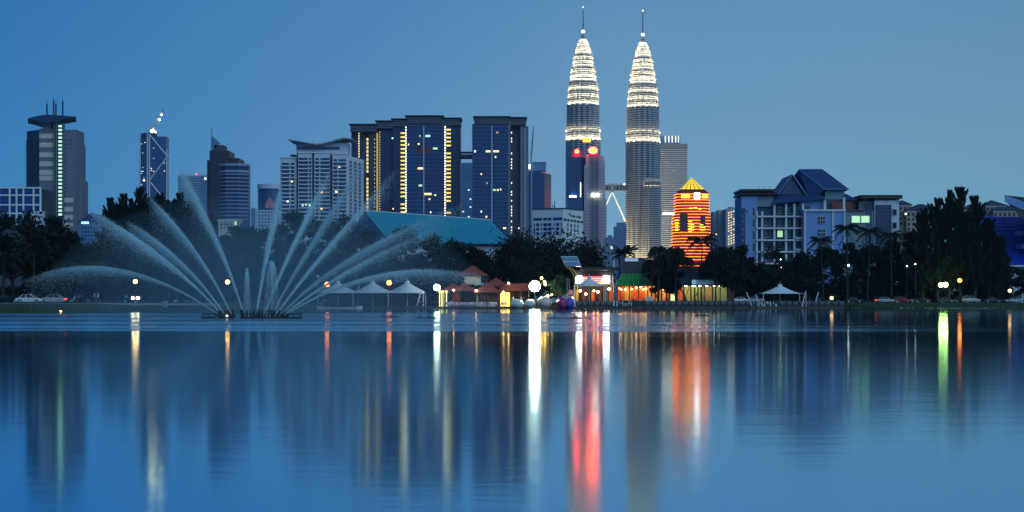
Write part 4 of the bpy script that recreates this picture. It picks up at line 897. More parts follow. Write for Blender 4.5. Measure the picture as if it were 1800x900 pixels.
# deck chairs
def chair_mesh():
    t = thing('deck_chair', '', 'chair')
    MB().box(-.3,.3,-.3,.3,.42,.5).build('seat', M['lilac'], t); MB().box(-.3,.3,.24,.32,.5,1.05).build('backrest', M['lilac'], t)
    for sx in (-.27,.27):
        for sy in (-.27,.27): MB().box(sx-.03,sx+.03,sy-.03,sy+.03,0,.43).build('leg', M['lilac'], t)
        MB().box(sx-.04,sx+.04,-.3,.3,.66,.71).build('armrest', M['lilac'], t)
    return t
M['lilac'] = mat('lilac_plastic', (.42,.38,.55), .5)
ch = chair_mesh(); rg = random.Random(5)
for i, p in enumerate([787,794,801,808,815,822,829,836,843,850,857,865,873,881,888,790,804,818,832,846,860]):
    o = ch if i == 0 else copy_tree(ch); o.location = (X(p,394)+rg.uniform(-.2,.2), 393.5+(2 if i > 14 else 0)+rg.uniform(-.4,.4), DKZ); o.rotation_euler.z = rg.uniform(-1,1)
    tag(o, 'lilac plastic deck chair on the deck before the red roofed pavilion', 'chair', 'deck chairs by the red roofed pavilion')

# restaurant with green tarp roof
b = Bd('lake_restaurant', 'lit lakeside restaurant with green tarp awning under dark navy hood roof', 1115, 404, 'restaurant'); k = b.k; b.r.location.z = DKZ
b.Z = lambda p, y=0, D=404: Z(p, D+y) - DKZ
q = lambda p, py, y: (b.X(p,y), y, b.Z(py,y))
def slab(name, pts, m, dy=.15, parent=None):
    vs = [q(*p) for p in pts]; n = len(vs)
    return b.part(name, MB().add(vs+[(x,y+dy,z) for x,y,z in vs], [tuple(reversed(range(n))), tuple(range(n,2*n))]+[(i,(i+1)%n,(i+1)%n+n,i+n) for i in range(n)]), m, parent)
gr = slab('green_awning', [(1082,502,-1.5),(1145,502,-1.5),(1131,481,1.5),(1094,481,1.5)], M['green_roof'])
for i in range(7): b.part('awning_rib', MB().bar(q(1082+i*10.5,502,-1.6), q(1094+i*6.17,481,1.4), .1), mat('rib_pale', (.2,.5,.25), .5) if i == 0 else bpy.data.materials['rib_pale'], gr)
slab('hood_left', [(1083,501,-1),(1094,481,1.6),(1094,453,3),(1088,468,2)], M['navy']); slab('hood_right', [(1131,481,1.6),(1146,501,-1),(1150,492,0),(1136,465,2),(1131,453,3)], M['navy'])
slab('hood_dark', [(1094,481,2.2),(1131,481,2.2),(1131,453,3.2),(1094,453,3.2)], M['black']); b.part('hood_top', MB().box(b.X(1091), b.X(1133), 3, 9, b.Z(464), b.Z(452)), M['navy'])  # darkness inside the open hood, drawn as a black sheet
b.part('roof_sign', MB().box(b.X(1100), b.X(1123), 2.5, 2.8, b.Z(459), b.Z(453.5)), mat('pale_sign', (.6,.68,.8), .5, emit=(.6,.75,1), es=.25, sample='NONE'))
b.part('hood_edge', MB().bar(q(1131.5,466,1.6), q(1146,490,-.2), .12), M['bwall'])
rb_ = slab('dark_roof', [(1146,502,-1.5),(1216,502,-1.5),(1216,470,6),(1140,468,6)], M['slate']); slab('dark_roof', [(1216,492,-1.5),(1290,492,-1.5),(1290,468,6),(1216,468,6)], M['slate'])
b.part('white_fascia', MB().box(b.X(1222), b.X(1277), -2, -1.6, b.Z(499.5), b.Z(492)), M['white']); b.part('red_gable', MB().box(b.X(1131), b.X(1142), 7, 9, b.Z(468), b.Z(453)), M['brick'])
b.part('red_beam', MB().box(b.X(1214), b.X(1256), 6.2, 6.6, b.Z(466), b.Z(460)), M['brick'])
b.part('floor', MB().box(b.X(1080), b.X(1292), -3, 10, -.3, .25), M['wood'])
for x0, x1, m, dz in ((1086,1098,'wall_red',0),(1098,1110,'wall_ochre',0),(1110,1134,'wall_red',0),(1134,1150,'wall_ochre',0),(1150,1170,'wall_ochre',0),(1170,1178,'wall_red',0),(1179,1187,'win_green',0),(1188,1200,'wall_red',0),(1200,1214,'wall_lime',0),(1215,1236,'wall_lime',0),(1236,1252,'wall_ochre',0),(1252,1278,'wall_lime',0)):
    b.part('lit_wall_panel', MB().box(b.X(x0,5), b.X(x1-.6,5), 5, 5.2, .3, b.Z(503,5)), M[m])
b.part('clutter_strip', MB().box(b.X(1082,-2), b.X(1290,-2), -2.6, -2.3, 0, 1.35), M['dark'])  # added dark strip standing in for car tops and chairs
b.part('back_wall', MB().box(b.X(1084,6), b.X(1290,6), 5.6, 6, 0, b.Z(500,6)), M['brick'])
for p in (1090,1106,1122,1138,1151,1162,1171,1188,1201,1214,1226,1238,1252,1265,1278): b.part('post', MB().box(b.X(p)-.12, b.X(p)+.12, -1.2, -.9, 0, b.Z(501)), M['brick'] if p < 1150 else M['wood'])
for i in range(20): inst(bl, 'lamp', b.r, (b.X(1089+i*5.6+rg.uniform(-2,2)), rg.uniform(1,4.2), b.Z(504+rg.uniform(0,5))), 0, rg.uniform(.6,1.1))
b.part('ceiling', MB().box(b.X(1086,2), b.X(1288,2), -1, 5.5, b.Z(501.2,2), b.Z(500.6,2)), M['wood'])
for p in (1196,1207,1222,1232,1244,1258,1270): b.part('ceiling_lamp', MB().box(b.X(p-3), b.X(p+3), 3.2, 3.5, b.Z(503.2), b.Z(502.2)), M['tube'])
for p in (1105,1117,1127,1143): b.part('lantern', MB().sphere((b.X(p), 1, b.Z(509)), .45, n=8, m=6), M['inner_orange'])
mb_t = MB().lathe([(.05,0),(.06,.7),(.5,.72),(.5,.78),(.05,.8)], 0, 0, 10).mesh('cafe_table', M['wood'])
for i, p in enumerate((1090,1098,1105,1112,1119,1126,1134,1142)):
    o = inst(mb_t, 'cafe_table', None, (X(p,402), 401.6+(i%2)*1.2, DKZ+.25)); tag(o, 'round wooden cafe table inside the lit lakeside restaurant', 'table', 'cafe tables in the restaurant')

# stage with red backlit sign and glass canopy
b = Bd('stage_pavilion', 'stage pavilion with red backlit banner between two glowing white panels', 1042, 408, 'pavilion'); k = b.k; b.r.location.z = DKZ
b.Z = lambda p, y=0, D=408: Z(p, D+y) - DKZ
q = lambda p, py, y: (b.X(p,y), y, b.Z(py,y))
b.part('flat_roof', MB().box(b.X(1020), b.X(1090), -2, 8, b.Z(475), b.Z(470)), M['black']); b.part('back_wall', MB().box(b.X(1012), b.X(1078), 2, 3, 0, b.Z(475)), M['black'])
for p in (1074,1078): b.part('post', MB().tube([q(p,528,-1), q(p,474,-1)], .12), M['metal'])
bn = b.part('red_banner', MB().box(b.X(1023.5), b.X(1061), 1.4, 1.6, b.Z(498), b.Z(485.5)), M['sign_red'])
rg2 = random.Random(11)
pk = mat('banner_pink', (.8,.5,.5), .5, emit=(1,.4,.35), es=1.6, sample='NONE')
for r_ in range(2):
    p = 1025
    while p < 1059: w_ = rg2.uniform(1.2,2.6); b.part('letter', MB().box(b.X(p), b.X(p+w_), 1.25, 1.42, b.Z(490.5+r_*4), b.Z(487.8+r_*4)), pk, bn); p += w_+.7
b.part('yellow_stripe', MB().box(b.X(1030), b.X(1061), 1.2, 1.38, b.Z(499), b.Z(496.5)), M['inner_yellow'], bn)
for x0, x1 in ((1013,1023),(1061,1071)): b.part('light_panel', MB().box(b.X(x0), b.X(x1), 1, 1.4, b.Z(498), b.Z(485)), M['sign_white'])
cpy = b.part('glass_canopy', MB().add([q(986,451,0),q(1014,451,0),q(1021,468,-3),q(994,468,-3),q(986,451,.3),q(1014,451,.3),q(1021,468.5,-2.8),q(994,468.5,-2.8)], [(3,2,1,0),(4,5,6,7),(0,1,5,4),(1,2,6,5),(2,3,7,6),(3,0,4,7)]), M['glassp'])
for i in range(9): b.part('glazing_bar', MB().bar(q(986+i*3.5,451,-.1), q(994+i*3.4,468,-3.1), .05), M['white'], cpy)
for a, c in (((986,451,-.1),(1014,451,-.1)),((1014,451,-.1),(1022,470,-3.1)),((990,460,-1.6),(1018,460,-1.6))): b.part('glazing_edge', MB().bar(q(*a), q(*c), .12), M['white'], cpy)
for dx in (0, 5): b.part('arch_rib', MB().tube([q(996+dx,469,-2), q(1003+dx,474,-1.6), q(1008+dx,482,-1.3), q(1010+dx,492,-1), q(1010.5+dx,526,-1)], .14, n=6), mat('arch_yellow', (.35,.36,.12), .5))
b.part('bar_counter', MB().box(b.X(1000), b.X(1075), -2.5, -1.6, 0, 1.1), M['wood'])
for p0, p1, m in ((1001,1006,'wall_red'),(1013,1017,'wall_ochre'),(1024,1029,'brick'),(1040,1046,'wall_red'),(1053,1057,'brick'),(1071,1079,'wall_red')): b.part('lit_wall_panel', MB().box(b.X(p0), b.X(p1), 1.2, 1.5, .6, b.Z(510)), M[m])
for p, py in ((963,520),(970,518),(1030,517),(1051,513),(1070,508),(1007,522),(1020,511),(1044,511)): inst(bl, 'lamp', b.r, (b.X(p,-2), -2, b.Z(py,-2)), 0, rg.uniform(.8,1.4))
um = thing('parasol', 'reddish round parasol over the lakeside tables near colourful ball', 'parasol', (X(1002,401), 401, DKZ)); MB().tube([(0,0,0),(0,0,2.6)], .04).build('pole', M['metal'], um)
MB().lathe([(1.5,2.2),(.9,2.6),(.05,2.9)], 0, 0, 10).build('canopy', mat('salmon_cloth', (.5,.2,.15), .7), um)

# railing with basket motif panels
rl = thing('lakeside_railing', 'dark lakeside railing with pale basket motif panels along the deck edge', 'railing', (X(1150,391.6), 391.6, DKZ)); rk = 391.6/F
rx = lambda p: (p-1150)*rk
def motif():
    mb = MB()
    for s_ in (-1,1):
        mb.tube([(s_*.52,0,1.0),(s_*.42,0,.62),(s_*.2,0,.42),(0,0,.38)], .045, n=4); mb.tube([(s_*.3,0,1.0),(s_*.2,0,.6),(0,0,.45)], .035, n=4)
    mb.bar((-.55,0,1.0),(.55,0,1.0),.06); mb.bar((-.47,0,.8),(.47,0,.8),.04); return mb.mesh('basket_panel', mat('rail_grey', (.3,.32,.37), .5))
mo = motif()
pcols = [1018+i*10.7 for i in range(6)] + [1139+i*11.1 for i in range(18)] + [1376+i*11.5 for i in range(10)]
for p in pcols: inst(mo, 'basket_panel', rl, (rx(p),-.1,.15))
for x0, x1 in ((1012,1290),(1291,1484)):
    MB().box(rx(x0), rx(x1), -.05, .05, 1.22, 1.3).build('top_rail', M['dark'], rl); MB().box(rx(x0), rx(x1), -.05, .05, .42, .47).build('bottom_rail', M['dark'], rl)
    MB().box(rx(x0), rx(x1), .1, .14, .0, 1.2).build('backing_mesh', M['black'], rl)
p = 1012.0
while p < 1484: MB().box(rx(p)-.05, rx(p)+.05, -.06, .06, 0, 1.4).build('post', M['white'] if p == 1012 or p > 1470 else M['dark'], rl); p += 21.5
def letter_board(label, p0, p1, y0, y1, word, seed):
    t = thing('letter_board', label, 'sign', (X((p0+p1)/2,391.2), 391.2, DKZ)); kk = 391.2/F; rr_ = random.Random(seed)
    zt, zb_ = Z(y0,391.2)-DKZ, Z(y1,391.2)-DKZ; wdt = (p1-p0)*kk
    MB().box(-wdt/2, wdt/2, 0, .05, zb_-.1, zt+.1).build('board', M['dark'], t)
    x = -wdt/2+.1
    for ch_ in word:
        w_ = .55; h = zt-zb_
        segs = [((0,0),(0,1)),((0,1),(1,1)),((1,1),(1,.5)),((1,.5),(0,.5)),((.2,.5),(1,0))] if ch_ == 'R' else [((rr_.random(),rr_.choice((0,.5))),(rr_.random(),rr_.choice((.5,1)))) for _ in range(4)]
        l = MB()
        for (a, c_), (d, e) in segs: l.bar((x+a*w_*.85,-.04,zb_+c_*h), (x+d*w_*.85,-.04,zb_+e*h), .055)
        l.build('letter', M['sign_text'], t); x += w_+.12
    return t
letter_board('pale outlined letter board hung on railing near lone tent', 1331, 1370, 530, 538.5, 'R......', 2)
letter_board('boxed outline lettering hung on the railing before the restaurant', 1077, 1118, 529, 538, '.......', 4)

# inflatable water balls
def ball(label, p, D, rx_, rz_, m, m2=None, collar=True, group='inflatable water balls'):
    t = thing('water_ball', label, 'ball', (X(p,D), D, -.04), group)
    MB().sphere((0,0,rz_), rx_, rx_*.95, rz_, n=24, m=14).build('skin', m, t, smooth=True)
    for a in range(6): 
        ang = a*math.pi/6; pts = [(rx_*1.005*math.sin(th)*math.cos(ang), rx_*.955*math.sin(th)*math.sin(ang), rz_-rz_*1.005*math.cos(th)) for th in [math.pi*j/20*2 for j in range(21)]]
        MB().tube(pts, .025, n=4).build('seam', m2 or m, t)
    return t
M['vinyl_w'] = mat('white_vinyl', (.62,.66,.62), .25); M['vinyl_c'] = mat('cream_vinyl', (.7,.6,.48), .25); M['vinyl_m'] = mat('magenta_vinyl', (.42,.015,.1), .2); M['vinyl_b'] = mat('violet_vinyl', (.06,.05,.5), .2)
w1 = ball('pale white water ball with two upright tubes, moored beside yellow doorway', 909, 390, 1.5, 1.12, M['vinyl_w'])
for sx in (-.95,.95): MB().tube([(sx,0,1.9),(sx*1.02,0,2.7)], .22, n=8).build('filler_tube', M['vinyl_w'], w1)
ball('plain pale greenish white water ball between two others', 932, 390.4, 1.3, 1.08, M['vinyl_w'])
ball('large cream water ball below the brightest lamp', 957, 389.5, 1.75, 1.4, M['vinyl_c'])
ball('magenta water ball floating at the deck edge', 988, 388.6, 1.35, 1.3, M['vinyl_m'], M['vinyl_b']); ball('violet blue water ball behind the magenta one', 1000, 390.2, 1.25, 1.25, M['vinyl_b'])

# white jetty boat beside the tents and small floats
bt = thing('rowing_boat', 'long low white boat moored before the three-peaked tent', 'boat', (X(597,386), 386, 0))
hull = [[(x, -w_, .32+zb), (x, w_, .32+zb), (x, w_*.7, -.12), (x, -w_*.7, -.12)] for x, w_, zb in ((-5.2,.05,.35),(-4.2,.5,.12),(-2,.75,0),(2,.75,0),(4.2,.5,.12),(5.2,.05,.35))]
MB().loft(hull).build('hull', M['white'], bt); MB().box(-3.6,3.6,-.6,.6,.3,.36).build('bench_deck', M['wood'], bt); MB().tube([(-4,0,.3),(-4,0,1.3)], .05).build('bow_post', M['white'], bt)
for p, y, w_, lb in ((685,557.5,1.9,'flat dark float drifting below the orange tent lamp'),(749,559.5,1.9,'dark float with small upright stub drifting off the tents'),(1000,560,4.2,'long dark pipe float lying low before the colourful balls'),(1233,555,1.6,'short dark float on the orange reflection')):
    D = F*CH/(y-530+.0); t = thing('float', lb, 'float', (X(p,D), D, 0)); 
    MB().loft([[(-w_/2,-.18,-.05),(-w_/2,.18,-.05),(-w_/2,.12,.1),(-w_/2,-.12,.1)],[(w_/2,-.18,-.05),(w_/2,.18,-.05),(w_/2,.12,.1),(w_/2,-.12,.1)]]).build('slab', M['black'], t)
    MB().tube([(-w_*.3,0,.05),(-w_*.34,0,.35)], .05).build('stub', M['black'], t); MB().tube([(w_*.2,0,.05),(w_*.1,0,.22)], .06).build('stub', M['black'], t)

# ------------------------------------------------------------------ lamps
GL = {}
def globe(m, r_): 
    if (m, r_) not in GL: GL[(m,r_)] = MB().sphere((0,0,0), r_, n=14, m=8).mesh('globe', M[m], True)
    return GL[(m,r_)]
def lamp(label, p, py, D, m, r_=.45, base=None, kind='park_lamp', twin=False):
    zb_ = G if base is None else base; t = thing(kind, label, 'lamp', (X(p,D), D, zb_)); h = Z(py,D)-zb_
    MB().tube([(0,.02,0),(0,.02,h-r_*.8)], .09, .06, n=8).lathe([(.2,0),(.2,.25),(.1,.3)], 0, .02, 8).build('pole', M['dark'], t)
    inst(globe(m, r_), 'globe', t, (0,0,h)); MB().lathe([(.12,h-r_*1.15),(r_*.5,h-r_*.85),(.1,h-r_*.7)], 0, 0, 8).build('collar', M['dark'], t)
    return t
l = lamp('park lamp with amber globe above two low white globes', 238, 495, 268, 'lamp_amber', .34)
for sx in (-.42,.42): inst(globe('lamp_white', .22), 'low_globe', l, (sx,0,Z(524,268)-G)); 
MB().bar((-.42,.02,Z(525.5,268)-G), (.42,.02,Z(525.5,268)-G), .08).build('cross_arm', M['dark'], l)
lamp('amber park lamp seen between the left fountain jets', 400, 496, 300, 'lamp_amber', .38)
lamp('orange park lamp at left end of three-peaked tent', 575, 500, 409, 'lamp_orange', .6, DKZ); lamp('orange park lamp rising between two tent peaks', 684, 497, 409, 'lamp_orange', .6, DKZ)
lamp('white park lamp with greenish glow left of red roofed pavilion', 768, 505.5, 393, 'lamp_white', .75, DKZ)
s_ = thing('floodlight_mast', 'dazzling white floodlight mast behind the water balls', 'floodlight', (X(940,394), 394, DKZ)); h = Z(503,394)-DKZ
MB().tube([(0,.3,0),(0,.3,h+1)], .12, .09, n=8).build('pole', M['dark'], s_)
MB().lathe([(1.25,-.15),(1.25,.15)], 0, 0, 20).build('lamp_rack', M['dark'], s_, (0,.3,h)).rotation_euler = (R(90),0,0)
hd = MB().lathe([(.22,-.1),(.26,.02),(.18,.12),(.05,.16)], 0, 0, 14).mesh('lamp_head', M['lamp_star'])
for dx, dz in [(0,0)]+[(.52*math.cos(a),.52*math.sin(a)) for a in [i*math.pi/3 for i in range(6)]]+[(1.0*math.cos(a),1.0*math.sin(a)) for a in [i*math.pi/6 for i in range(12)]]:
    o = inst(hd, 'lamp_head', s_, (dx,-.05,h+dz)); o.rotation_euler = (R(90),0,0)
for dx, dz in ((1.6,1.9),(2.3,1.0),(2.5,.4)): inst(globe('lamp_amber', .3), 'side_bulb', s_, (dx,.1,h+dz)); MB().bar((0,.3,h+.4), (dx,.3,h+dz-.2), .06).build('side_arm', M['dark'], s_)
lamp('left greenish globe of pair beneath the tall feathery tree', 1654, 501, 420, 'lamp_green', .55); lamp('right greenish globe of pair beneath the tall feathery tree', 1662, 500.5, 420, 'lamp_green', .6)
lamp('orange park lamp right of the greenish pair of lamps', 1687, 493, 420, 'lamp_orange', .5); lamp('small orange lamp above the parked silver cars', 1765, 490, 430, 'lamp_orange', .3); lamp('low peach globe lamp beside the white car on the right', 1775, 511, 408, 'peach_lamp' if 'peach_lamp' in M else E('peach_lamp', (1,.5,.2), 6).name, .42)
lamp('tall thin street lamp with white head before the palms', 1491.5, 466.5, 425, 'lamp_small' if 'lamp_small' in M else E('lamp_small', (.9,.95,1), 14).name, .22); lamp('tall thin twin street lamp among dark trees', 1609, 464, 425, 'lamp_small', .14); lamp('short thin street lamp next to the twin street lamp', 1594, 468, 425, 'lamp_small', .12)
lamp('low peach globe lamp at end of lakeside railing', 1462, 524, 398, 'peach_lamp', .42); lamp('tiny added amber light on the left bank, in place of a reflection', 107, 546.5, 240, 'lamp_amber', .13, .3, 'glint_lamp')  # the tiny amber lamp is added in place of an orange reflection
lamp('white lamp high in the feathery tree beside the outer jet', 190, 377, 430, 'lamp_white', .32)
for i, (p, py) in enumerate(((1332,476),(1374,470),(1382,466),(1412,470),(1425,468),(1431,469),(1357,497),(1372,456))): lamp(('small white lamp peeping through dark trees below the institute'), p, py, 470+i, 'lamp_small', .16)['group'] = 'small lamps among the institute trees'
# ------------------------------------------------------------------ parked cars
def car_mesh(paint, suv):
    t = thing('parked_car', '', 'car'); H = 1.68 if suv else 1.42
    prof = [(-2.2,.42,.68,.78),(-2.1,.3,.86,.84),(-1.3,.24,.94,.88),(-.4,.22,.96,.9),(.7,.22,.95,.9),(1.5,.24,.86,.88),(2.1,.3,.72,.82),(2.22,.4,.62,.74)]
    if suv: prof = [(x, a+.08, c+.16, w) for x, a, c, w in prof]
    rings = [[(x,-w,a+.12),(x,-w*.96,a),(x,w*.96,a),(x,w,a+.12),(x,w,c-.18),(x,w*.86,c),(x,-w*.86,c),(x,-w,c-.18)] for x, a, c, w in prof]
    body = MB().loft(rings).build('body', paint, t, smooth=False); bz_ = .93+(.16 if suv else 0)
    cab = [(-1.9 if suv else -1.6,.02),(-1.5 if suv else -.95,.97),(.25 if suv else .2,1.0),(1.15,.02)]
    rg_ = [[(x,-.82+.16*f_,bz_-.1),(x,.82-.16*f_,bz_-.1),(x,.76-.1*f_,bz_+(H-bz_)*f_),(x,-.76+.1*f_,bz_+(H-bz_)*f_)] for x, f_ in cab]
    MB().loft(rg_).build('windows', M['carglass'], t)
    x0, x1 = cab[1][0], cab[2][0]; MB().loft([[(x0-.12,-.66,H-.05),(x0-.12,.66,H-.05),(x0-.05,.6,H+.03),(x0-.05,-.6,H+.03)],[(x1+.15,-.66,H-.05),(x1+.15,.66,H-.05),(x1+.08,.6,H+.03),(x1+.08,-.6,H+.03)]]).build('roof', paint, t)
    for sy in (-1,1):
        MB().bar((cab[2][0],sy*.67,H-.02), (cab[3][0],sy*.8,bz_-.03), .07).bar((cab[1][0],sy*.67,H-.02), (cab[0][0],sy*.8,bz_-.03), .09).bar((-.4,sy*.68,H-.02), (-.4,sy*.83,bz_-.03), .06).build('pillar', paint, t)
        for x in (-1.35,1.38):
            w = MB(); w.loft([[(x+.33*math.cos(a),sy*.9+d*sy,.33+.33*math.sin(a)) for a in [i*2*math.pi/14 for i in range(14)]] for d in (-.2,.02)]); wo = w.build('wheel', M['tyre'], t)
            MB().loft([[(x+.2*math.cos(a),sy*.9+d*sy,.33+.2*math.sin(a)) for a in [i*2*math.pi/10 for i in range(10)]] for d in (0,.04)]).build('rim', M['rim'], wo)
        MB().box(2.05,2.24,sy*.62-.17,sy*.62+.17,.58,.72).build('headlight', M['white'], t); MB().box(-2.24,-2.1,sy*.65-.14,sy*.65+.14,.66,.82).build('tail_light', M['brick'], t)
    return t
def paint(n, c): return mat(n, c, .25, .2, spec=.6)
cars = {}
def car(label, p, D, col, suv=False, rz=0, z=G, lights=False):
    if (col, suv) not in cars: cars[(col,suv)] = car_mesh(M.setdefault('paint_'+col, paint('paint_'+col, {'black':(.012,.012,.015),'white':(.7,.7,.7),'silver':(.4,.42,.45),'navy':(.02,.03,.07),'red':(.25,.02,.02)}[col])), suv); t = cars[(col,suv)]
    else: t = copy_tree(cars[(col,suv)])
    t.location = (X(p,D), D, z); t.rotation_euler.z = rz; tag(t, label, 'car', 'cars parked along the lake road')
    if lights: MB().box(-2.3,-2.24,-.8,.8,.68,.8).build('lit_tail_lights', M['tail_red'], t)
    return t
car('black car parked before lit restaurant awning', 1110, 418, 'black'); car('white car with pale roof parked by the palm trunks', 1215, 418, 'white', rz=3.14); car('dark hatchback parked in front of lime lit wall', 1256, 418, 'navy', True)
car('white saloon parked left of the lone tent', 1299, 418, 'white', rz=3.14); car('silver car half hidden behind the slanting tent props', 1327, 420, 'silver')
car('dark car beside the green lit fence', 1500, 425, 'black'); car('silver car beside red tail glow on the right bank', 1556, 424, 'silver', lights=True); car('red estate with roof rails left of dark hatchback', 1584, 428, 'red', True); car('dark hatchback with pale roofline beyond the feathery tree shade', 1620, 424, 'black', rz=3.14)
car('dark car parked under the greenish lamps', 1662, 426, 'navy'); car('dark van under the orange park lamp', 1690, 428, 'black', True); car('silver off-roader parked right of the orange lamp', 1706, 422, 'silver', True); car('low dark coupe between two silver cars', 1744, 424, 'navy'); car('silver-white coupe parked by the low peach lamp', 1782, 420, 'silver', rz=3.14)
car('white car behind the left bank trees', 52, 276, 'white', lights=False); car('silver car with red tail lights behind left bank trees', 92, 277, 'silver', rz=3.14, lights=True); car('dark car near the left path end', 14, 279, 'black')

# ------------------------------------------------------------------ people
def person_mesh(pose, shirt, legs):
    J = {'pel':(0,0,.93,.13),'wa':(0,0,1.08,.12),'ch':(0,0,1.32,.15),'ne':(0,0,1.5,.055),'hd':(0,-.02,1.6,.09),'ht':(0,-.01,1.72,.075)}
    st = .16 if pose == 'walk' else 0
    for s_, n_ in ((-1,'l'),(1,'r')):
        f = s_*st
        J.update({n_+'hip':(s_*.09,0,.88,.095),n_+'kn':(s_*.1,-f*.8-.02,.5,.065),n_+'an':(s_*.1,-f+(.05 if f<0 else 0),.08,.045),n_+'to':(s_*.11,-f-.15,.04,.035),
                  n_+'sh':(s_*.18,0,1.42,.065),n_+'el':(s_*.24,f*.5+.02,1.14,.045),n_+'wr':(s_*.24,f-.1,.92,.033),n_+'ha':(s_*.24,f-.13,.82,.035)})
    E_ = [('pel','wa'),('wa','ch'),('ch','ne'),('ne','hd'),('hd','ht')]
    for n_ in 'lr': E_ += [('pel',n_+'hip'),(n_+'hip',n_+'kn'),(n_+'kn',n_+'an'),(n_+'an',n_+'to'),('ch',n_+'sh'),(n_+'sh',n_+'el'),(n_+'el',n_+'wr'),(n_+'wr',n_+'ha')]
    names = list(J); me = bpy.data.meshes.new('person_body'); me.from_pydata([J[n_][:3] for n_ in names], [(names.index(a), names.index(c)) for a, c in E_], [])
    o = bpy.data.objects.new('person_tmp', me); COL.objects.link(o); o.modifiers.new('skin', 'SKIN'); sub = o.modifiers.new('sub', 'SUBSURF'); sub.levels = 1
    for i, n_ in enumerate(names): me.skin_vertices[0].data[i].radius = (J[n_][3],)*2; me.skin_vertices[0].data[i].use_root = n_ == 'pel'
    dg = bpy.context.evaluated_depsgraph_get(); out = bpy.data.meshes.new_from_object(o.evaluated_get(dg)); bpy.data.objects.remove(o)
    out.name = 'person_body'
    for m in (M['skin'], shirt, legs, M['black']): out.materials.append(m)
    for p in out.polygons:
        z = p.center.z; ax = abs(p.center.x)
        p.material_index = 3 if z > 1.66 or (z > 1.56 and p.center.y > .02) or z < .09 else 0 if z > 1.47 or (ax > .19 and z < 1.16) else 1 if z > .94 else 2
        p.use_smooth = True
    return out
sh_w, sh_r, sh_b, tr_d = mat('shirt_white', (.6,.6,.6), .8), mat('shirt_red', (.35,.04,.04), .8), mat('shirt_blue', (.05,.1,.3), .8), mat('trousers_dark', (.02,.02,.03), .8)
PM = [person_mesh('stand', sh_w, tr_d), person_mesh('walk', sh_r, tr_d), person_mesh('stand', sh_b, tr_d)]
for i, (p, D, z, k_, rz, lb) in enumerate(((1113,401,DKZ+.25,1,.4,'person in red shirt walking at left of the restaurant front'),(1119,400.5,DKZ+.25,2,2.2,'person in blue shirt standing among cafe tables'),(1126,401.5,DKZ+.25,0,-.5,'person in white shirt standing at middle of restaurant front'),(1131,400.2,DKZ+.25,1,1.5,'person in red shirt walking beside white notice board'),(1141,402,DKZ+.25,2,3,'person in blue shirt standing at the right end of awning'),(1195,402,DKZ+.25,0,.2,'person in white shirt standing before orange doorway'),
        (166,266.5,G,2,1.2,'person in blue shirt standing on left lakeside path'),(172,266,G,0,-1.6,'person in white shirt facing another on lakeside path'),(296,264,G,1,1.4,'person in red shirt walking along left lakeside path'),(1206,403,DKZ+.25,1,0,'person in red shirt walking under the palms'))):
    o = inst(PM[k_], 'person', None, (X(p,D), D, z+(.05 if D < 300 else 0)), rz); tag(o, lb, 'person')
nb = thing('notice_board', 'white notice board on legs before restaurant front', 'sign', (X(1141,397), 397, DKZ)); MB().box(-.7,.7,-.03,.03,.9,2.3).build('board', M['white'], nb)
for sx in (-.6,.6): MB().box(sx-.04,sx+.04,.04,.1,0,2.2).build('leg', M['dark'], nb)
for i in range(3): MB().box(-.5,.5,-.06,-.035,1.2+i*.35,1.35+i*.35).build('notice', M['bwall'], nb)
bx_ = thing('electric_box', 'small pale utility box on the left grassy bank', 'box', (X(290,247), 247, .8)); MB().box(-.35,.35,-.2,.2,0,.8).build('cabinet', M['white_b'], bx_); MB().box(-.4,.4,-.25,.25,.8,.86).build('lid', M['metal'], bx_); MB().box(-.3,.3,-.22,-.2,.08,.72).build('door', M['metal'], bx_)
mc = thing('motorcycle', 'dark motorcycle parked by the left lakeside path', 'motorcycle', (X(125,268), 268, G))
for x in (-.62,.62):
    w = MB().loft([[(x+r_*math.cos(a), y, .3+r_*math.sin(a)) for a in [i*2*math.pi/14 for i in range(14)]] for r_, y in ((.24,-.05),(.3,-.04),(.3,.04),(.24,.05))]).build('wheel', M['tyre'], mc)
MB().loft([[(-.75,-.09,.62),(-.75,.09,.62),(-.75,.06,.75),(-.75,-.06,.75)],[(-.1,-.12,.55),(-.1,.12,.55),(-.1,.1,.72),(-.1,-.1,.72)],[(.35,-.12,.6),(.35,.12,.6),(.35,.09,.86),(.35,-.09,.86)]]).build('seat_and_tank', M['navy'], mc)
MB().box(-.2,.25,-.12,.12,.25,.55).build('engine', M['metal'], mc); MB().bar((.62,0,.3),(.4,0,.98),.07).bar((.4,-.35,1.0),(.4,.35,1.0),.05).build('fork', M['metal'], mc); MB().bar((-.62,0,.3),(-.1,0,.4),.08).build('swing_arm', M['metal'], mc)
# low stones along the right hand waterline
rgs = random.Random(9)
stm = [MB().loft([[(rgs.uniform(.8,1.1)*math.cos(a)*s_, rgs.uniform(.8,1.1)*math.sin(a)*.6*s_, z) for a in [i*2*math.pi/7 for i in range(7)]] for s_, z in ((.9,-.3),(1,.15),(.6,.35))]).mesh('edge_stone', M['stone']) for _ in range(4)]
for i in range(62):
    p = 1490 + i*5.3; o = inst(stm[i%4], 'edge_stone', None, (X(p,392), shore(X(p,392))+.25+rgs.uniform(-.2,.2), .02), rgs.uniform(0,3), rgs.uniform(.28,.5)); tag(o, 'small pale edging stone on the right waterline below parked cars', 'stone', 'edging stones on the right bank')

